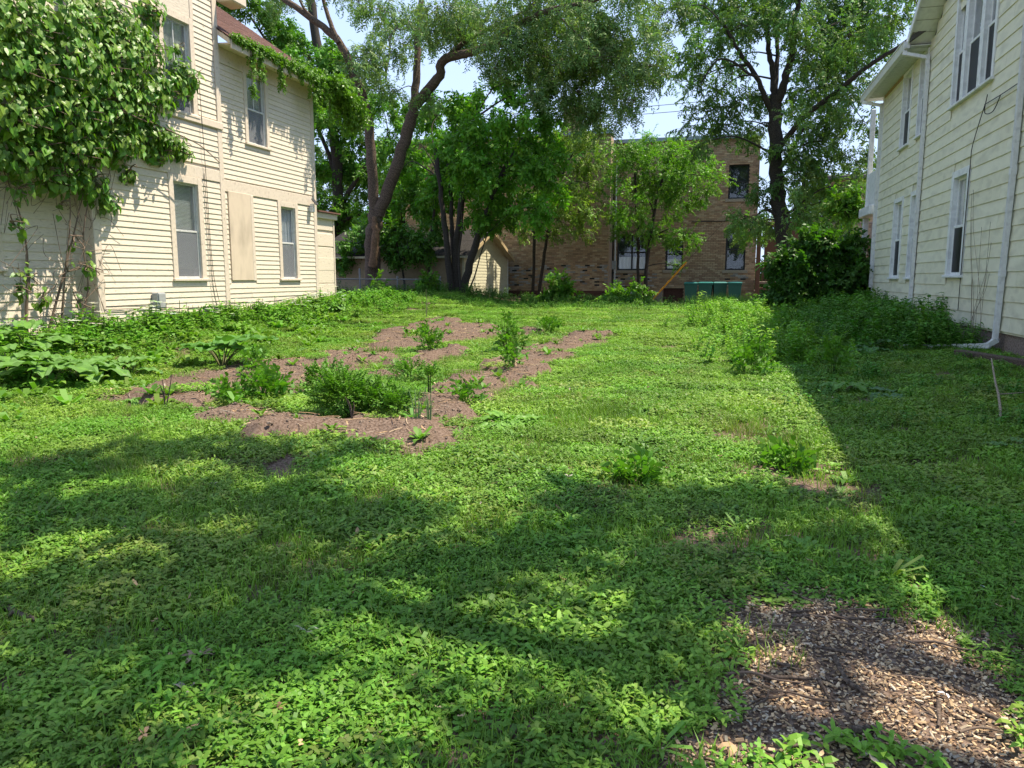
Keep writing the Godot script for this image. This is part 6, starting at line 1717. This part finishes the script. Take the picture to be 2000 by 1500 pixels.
	tree("understory_tree", "small dark tree between the forked trunk and the crowded stems", "trees behind the lot", [
		[0.05, 0.03, [Vector3(-11.89, 0.28, -27.6), Vector3(-11.95, 1.27, -27.6), Vector3(-12.14, 2.25, -27.6), Vector3(-12.29, 3.23, -27.6)]],
		[0.03, 0.015, [Vector3(-11.99, 1.47, -27.6), Vector3(-11.67, 2.25, -27.6), Vector3(-11.41, 2.83, -27.6)]],
		], [[-12.3, 3.04, -27.6, 0.56], [-11.54, 2.62, -27.3, 0.55], [-11.06, 2.33, -27.4, 0.46], [-12.63, 2.45, -27.6, 0.47], [-11.82, 2.04, -27.2, 0.42], [-13.02, 2.97, -28, 0.39], [-14.36, 2.5, -28.2, 0.53], [-14.84, 1.99, -28.2, 0.45], [-14.22, 3.01, -28.4, 0.49], [-10.71, 3.01, -27.6, 0.46]], {"bark": M.bark_dark, "color": Color(0.08, 0.2, 0.028), "density": 230.0, "sprig": broad, "leaf": M.leaf_broad, "droop": 0.4})
	tree("twin_stem_tree", "slim tree on two thin dark stems before the brick wing", "young trees along the brick wall", [
		[0.075, 0.05, [Vector3(-7.98, 0.11, -32.5), Vector3(-7.94, 1.49, -32.5), Vector3(-7.92, 2.81, -32.5), Vector3(-7.97, 4.12, -32.5), Vector3(-7.78, 5.83, -32.5), Vector3(-7.56, 7.3, -32.5)]],
		[0.08, 0.05, [Vector3(-7.7, 0.12, -32.3), Vector3(-7.48, 1.71, -32.3), Vector3(-7.33, 2.8, -32.3), Vector3(-7.01, 4.29, -32.3), Vector3(-6.51, 5.97, -32.3)]],
		], [[-6.87, 4.53, -30.48, 1], [-6.62, 5.47, -33.41, 1.16], [-5.72, 4.05, -31.07, 0.9], [-6.57, 3.56, -31.09, 0.77], [-5.89, 6.46, -33.02, 1.06], [-6.06, 6.88, -30.5, 0.83], [-8.09, 3.07, -31.1, 0.37], [-5.38, 5, -31.49, 0.59], [-7.73, 3.44, -30.56, 0.45], [-6.88, 6.58, -33.52, 1.01], [-4.99, 3.68, -30.47, 0.39], [-6.93, 2.96, -31.3, 0.37], [-7.8, 6.62, -33.54, 0.88], [-5.28, 6.88, -30.71, 0.79], [-5.93, 3.27, -33.5, 0.39]], {"bark": M.bark_dark, "color": Color(0.18, 0.3, 0.055), "density": 150.0, "sprig": elm2, "leaf": M.leaf_elm, "droop": 0.3, "stems": 2, "twigs": 9})
	tree("young_tree", "bushy bright young tree on two stems in front of the brick windows", "young trees along the brick wall", [
		[0.07, 0.05, [Vector3(-3.42, 0.14, -33), Vector3(-3.47, 1.7, -33), Vector3(-3.51, 3.21, -33), Vector3(-3.6, 4.27, -33), Vector3(-3.69, 5.54, -33)]],
		[0.09, 0.05, [Vector3(-3.11, 0.15, -32.8), Vector3(-3.09, 1.7, -32.8), Vector3(-2.93, 3.19, -32.8), Vector3(-2.75, 4.44, -32.8), Vector3(-2.41, 5.67, -32.8)]],
		], [[-3.53, 5.79, -33.4, 1.13], [-2.14, 5.72, -31.74, 1.1], [-1.19, 5.7, -33.33, 0.92], [-0.44, 5.14, -32.29, 0.58], [-4.03, 6.25, -32.1, 0.81], [-2.69, 6.59, -33.34, 0.97], [-1.36, 6.29, -31.81, 0.79], [-3.45, 4.09, -31.04, 0.88], [-2.47, 4.35, -34.16, 0.96], [-1.52, 2.87, -31.12, 0.52], [-3.63, 3.02, -31.45, 0.58], [-2.62, 2.91, -33.73, 0.67], [-4.41, 5.23, -31.97, 0.5], [-1.91, 1.71, -34.09, 0.29], [-3.1, 3.41, -32.94, 0.65], [-1.74, 4.79, -32.42, 0.81], [-2.93, 5.23, -34.16, 0.96], [-4.26, 3.83, -32.63, 0.47], [-1.23, 2.8, -34.01, 0.38], [-0.71, 4.67, -31.59, 0.48]], {"bark": M.bark_dark, "color": Color(0.15, 0.32, 0.045), "density": 200.0, "sprig": ash, "leaf": M.leaf_broad, "droop": 0.3, "stems": 2, "twigs": 9})
	tree("round_bush", "big round dark green bush at the back corner of the yellow house", "", [
		[0.05, 0.03, [Vector3(2.85, 0.23, -23.2), Vector3(2.85, 0.69, -23.2), Vector3(2.79, 1.26, -23.2)]],
		[0.04, 0.02, [Vector3(3.02, 0.24, -23), Vector3(3.31, 0.84, -22.9), Vector3(3.54, 1.4, -22.9)]],
		[0.04, 0.02, [Vector3(2.67, 0.23, -23.1), Vector3(2.31, 0.84, -22.9), Vector3(2.08, 1.41, -22.9)]],
		[0.04, 0.02, [Vector3(3.28, 0.22, -23.4), Vector3(3.72, 0.69, -23.4), Vector3(3.96, 1.19, -23.4)]],
		], [[2.06, 1.76, -22.9, 0.65], [2.86, 1.97, -23, 0.69], [3.7, 1.69, -23.2, 0.65], [1.89, 1.12, -23, 0.6], [2.59, 1.19, -22.6, 0.7], [3.4, 1.06, -22.7, 0.7], [3.92, 0.98, -23.1, 0.4], [2.47, 2.19, -23.2, 0.47], [3.19, 2.3, -23.6, 0.47], [1.68, 1.55, -23.2, 0.41], [2.25, 0.69, -22.9, 0.47], [2.88, 0.7, -22.6, 0.46], [1.71, 0.76, -23.1, 0.38], [4.01, 1.48, -23.4, 0.37]], {"bark": M.bark_dark, "color": Color(0.055, 0.14, 0.022), "density": 700.0, "sprig": bushy, "leaf": M.leaf_broad, "droop": 0.15, "twigs": 16, "cat": "bush", "flat": 0.9, "trunk_nodes": true})
	# saplings and tall weeds at the back of the lawn
	var sp := [[1090, "leafy sapling in the centre of the back edge of the lawn"], [1205, "leafy sapling before the basement windows"], [1250, "thin sapling at the foot of the young tree"], [740, "sapling against the chain link fence right of its post"], [835, "sapling smothered in leaves at the fence"], [1655, "bright leaved sapling above the bush"]]
	var sb := [[[-5.68, 0.9, -27, 0.34], [-5.91, 0.57, -27, 0.3], [-5.4, 0.63, -27, 0.32], [-5.72, 1.18, -27, 0.18], [-5.12, 0.39, -27, 0.2]], [[-3.82, 0.65, -29, 0.25], [-3.62, 0.46, -29, 0.25], [-4.11, 0.42, -29, 0.25]], [[-3, 0.89, -29, 0.19], [-2.86, 0.6, -29, 0.19], [-3.14, 0.45, -29, 0.19]], [[-11.54, 0.82, -24.5, 0.31], [-11.26, 0.65, -24.5, 0.31], [-11.79, 0.56, -24.5, 0.27], [-11.63, 1.09, -24.5, 0.17]], [[-10.26, 0.9, -26, 0.3], [-10.38, 0.62, -26, 0.32], [-10.13, 0.53, -26, 0.28], [-10.3, 1.18, -26, 0.2]], [[3.68, 3.39, -26, 0.41], [3.45, 3.63, -26, 0.31], [3.88, 3.7, -26, 0.27], [4.05, 3.39, -26, 0.21]]]
	var sl := [[0.015, 0.006, [Vector3(-5.64, 0.2, -27), Vector3(-5.66, 0.63, -27), Vector3(-5.72, 1.18, -27)]], [0.015, 0.006, [Vector3(-3.79, 0.19, -29), Vector3(-3.8, 0.6, -29), Vector3(-3.77, 0.85, -29)]], [0.012, 0.005, [Vector3(-2.96, 0.2, -29), Vector3(-2.99, 0.6, -29), Vector3(-3.02, 1.04, -29)]], [0.015, 0.006, [Vector3(-11.6, 0.2, -24.5), Vector3(-11.57, 0.65, -24.5), Vector3(-11.61, 1.13, -24.5)]], [0.03, 0.01, [Vector3(-10.31, 0.19, -26), Vector3(-10.3, 0.71, -26), Vector3(-10.27, 1.27, -26)]], [0.05, 0.02, [Vector3(3.86, 0.3, -26), Vector3(3.84, 1.9, -26), Vector3(3.68, 3.47, -26)]]]
	for i in sp.size():
		tree("sapling", sp[i][1], "saplings at the back of the lot", [sl[i]], sb[i], {"bark": M.bark_dark, "color": Color(0.13, 0.29, 0.035), "density": 520.0, "sprig": bushy, "leaf": M.leaf_broad, "droop": 0.2, "twigs": 8, "cat": "sapling", "trunk_nodes": true})
	# the street tree outside the picture, whose shade lies over the foreground
	tree("street_maple", "street tree beside the camera that shades the near lawn", "", [
		[0.3, 0.22, [Vector3(6.6, 0.05, -1.2), Vector3(6.5, 1.6, -1.3), Vector3(6.2, 3.2, -1.7), Vector3(5.6, 4.6, -2.3)]],
		[0.16, 0.05, [Vector3(6.2, 3.2, -1.7), Vector3(4.8, 4.8, -2.6), Vector3(3.0, 6.2, -3.6), Vector3(0.8, 7.2, -4.6), Vector3(-0.8, 7.6, -5.2)]],
		[0.15, 0.05, [Vector3(5.6, 4.6, -2.3), Vector3(4.6, 6.2, -3.4), Vector3(3.4, 7.4, -4.6), Vector3(2.2, 8.0, -5.4)]],
		[0.14, 0.05, [Vector3(5.6, 4.6, -2.3), Vector3(5.6, 6.2, -2.4), Vector3(5.2, 7.8, -2.6), Vector3(4.4, 9.0, -3.0)]],
		[0.12, 0.04, [Vector3(6.0, 3.6, -1.8), Vector3(4.2, 5.0, -1.6), Vector3(2.4, 5.8, -1.8), Vector3(1.0, 6.2, -2.2)]],
		], [[-1.99, 5.2, -5.03, 0.23], [-1.1, 6.81, -5.61, 0.23], [-1.52, 5.81, -5.81, 0.22], [-0.42, 7.42, -6.34, 0.22], [-0.4, 6.42, -6.05, 0.21], [-0.47, 5.43, -5.82, 0.16], [0.4, 7.04, -6.36, 0.12], [-0.76, 6.05, -4.44, 0.21], [0.08, 7.65, -5.07, 0.22], [-0.03, 6.66, -4.9, 0.22], [-0.25, 5.67, -4.89, 0.23], [0.8, 7.27, -5.31, 0.19], [0.7, 6.28, -5.05, 0.16], [0.56, 5.29, -4.7, 0.13], [1.43, 6.89, -4.94, 0.1], [-0.08, 5.9, -3.82, 0.21], [0.87, 7.51, -4.36, 0.21], [0.71, 6.51, -4.23, 0.17], [0.7, 5.52, -3.94, 0.16], [1.56, 7.13, -4.61, 0.15], [1.42, 6.14, -4.37, 0.13], [2.3, 7.74, -4.84, 0.11], [1.96, 6.75, -4.79, 0.09], [0.37, 5.75, -3.29, 0.2], [1.25, 7.36, -3.83, 0.19], [1, 6.37, -3.73, 0.16], [0.49, 5.37, -2.9, 0.17], [1.35, 6.98, -3.38, 0.13], [1.6, 5.99, -5.54, 0.13], [2.56, 7.59, -5.84, 0.17], [2.41, 6.6, -5.66, 0.17], [2.25, 5.61, -5.48, 0.17], [3.2, 7.22, -6.05, 0.17], [3.05, 6.22, -5.88, 0.15], [2.87, 5.23, -5.6, 0.14], [2.27, 6.83, -5.16, 0.12], [2.11, 5.84, -4.83, 0.14], [3.04, 7.45, -5.25, 0.14], [2.86, 6.46, -5.13, 0.14], [2.66, 5.46, -4.87, 0.14], [3.56, 7.07, -5.34, 0.14], [2.3, 6.08, -4.45, 0.1], [3.14, 7.68, -4.8, 0.1], [2.66, 6.69, -4.23, 0.09], [2.34, 5.7, -3.73, 0.08], [3.48, 7.3, -4.43, 0.12], [2.41, 6.31, -3.41, 0.08], [1.64, 5.32, -3.05, 0.08], [1.38, 6.92, -3.95, 0.11], [3.01, 5.93, -4.52, 0.1]], {"bark": M.bark, "color": Color(0.08, 0.18, 0.03), "density": 360.0, "sprig": broad, "leaf": M.leaf_broad, "droop": 0.25, "reach": 9.0})

func _ready() -> void:
	# camera
	var cam := Camera3D.new()
	cam.name = "camera"
	add_child(cam)
	cam.position = Vector3(0, 1.25, 0)
	cam.rotation = Vector3(deg_to_rad(-8.04), deg_to_rad(15.34), 0)
	cam.fov = 53.75
	cam.near = 0.05
	cam.far = 600.0
	cam.current = true
	# sky, exposure
	var env := Environment.new()
	env.background_mode = Environment.BG_SKY
	var sky := ProceduralSkyMaterial.new()
	sky.sky_top_color = Color(0.66, 0.76, 0.92)
	sky.sky_horizon_color = Color(0.79, 0.87, 0.98)
	sky.sky_curve = 0.2
	sky.ground_bottom_color = Color(0.3, 0.32, 0.25)
	sky.ground_horizon_color = Color(0.6, 0.64, 0.62)
	sky.energy_multiplier = 0.72
	env.sky = Sky.new()
	env.sky.sky_material = sky
	env.tonemap_mode = Environment.TONE_MAPPER_LINEAR
	env.tonemap_exposure = 2.2
	env.sdfgi_enabled = true
	env.ssao_enabled = true
	env.ssil_enabled = true
	var we := WorldEnvironment.new()
	we.name = "sky"
	we.environment = env
	add_child(we)
	# sun: high, from the right and a little from the back of the lot
	var sun := DirectionalLight3D.new()
	sun.name = "sun"
	add_child(sun)
	sun.look_at_from_position(SUN * 20.0, Vector3.ZERO, Vector3.UP)
	sun.light_energy = 1.5
	sun.light_color = Color(1.0, 0.955, 0.87)
	sun.light_angular_distance = 0.55
	sun.shadow_enabled = true
	# noise fields and materials
	rng.seed = 5
	fn.seed = 7
	fn.frequency = 0.1
	fn.fractal_octaves = 3
	fine.seed = 17
	fine.frequency = 0.3
	fine.fractal_octaves = 3
	materials()
	soil_map()
	# setting and buildings
	ground()
	left_house()
	right_house()
	brick_building()
	far_building()
	garage()
	porch()
	fence()
	# trees and the vine
	trees()
	vine()
	# ground cover, plants and small things
	ground_cover()
	tall_weeds()
	garden_plants()
	small_things()
	litter()
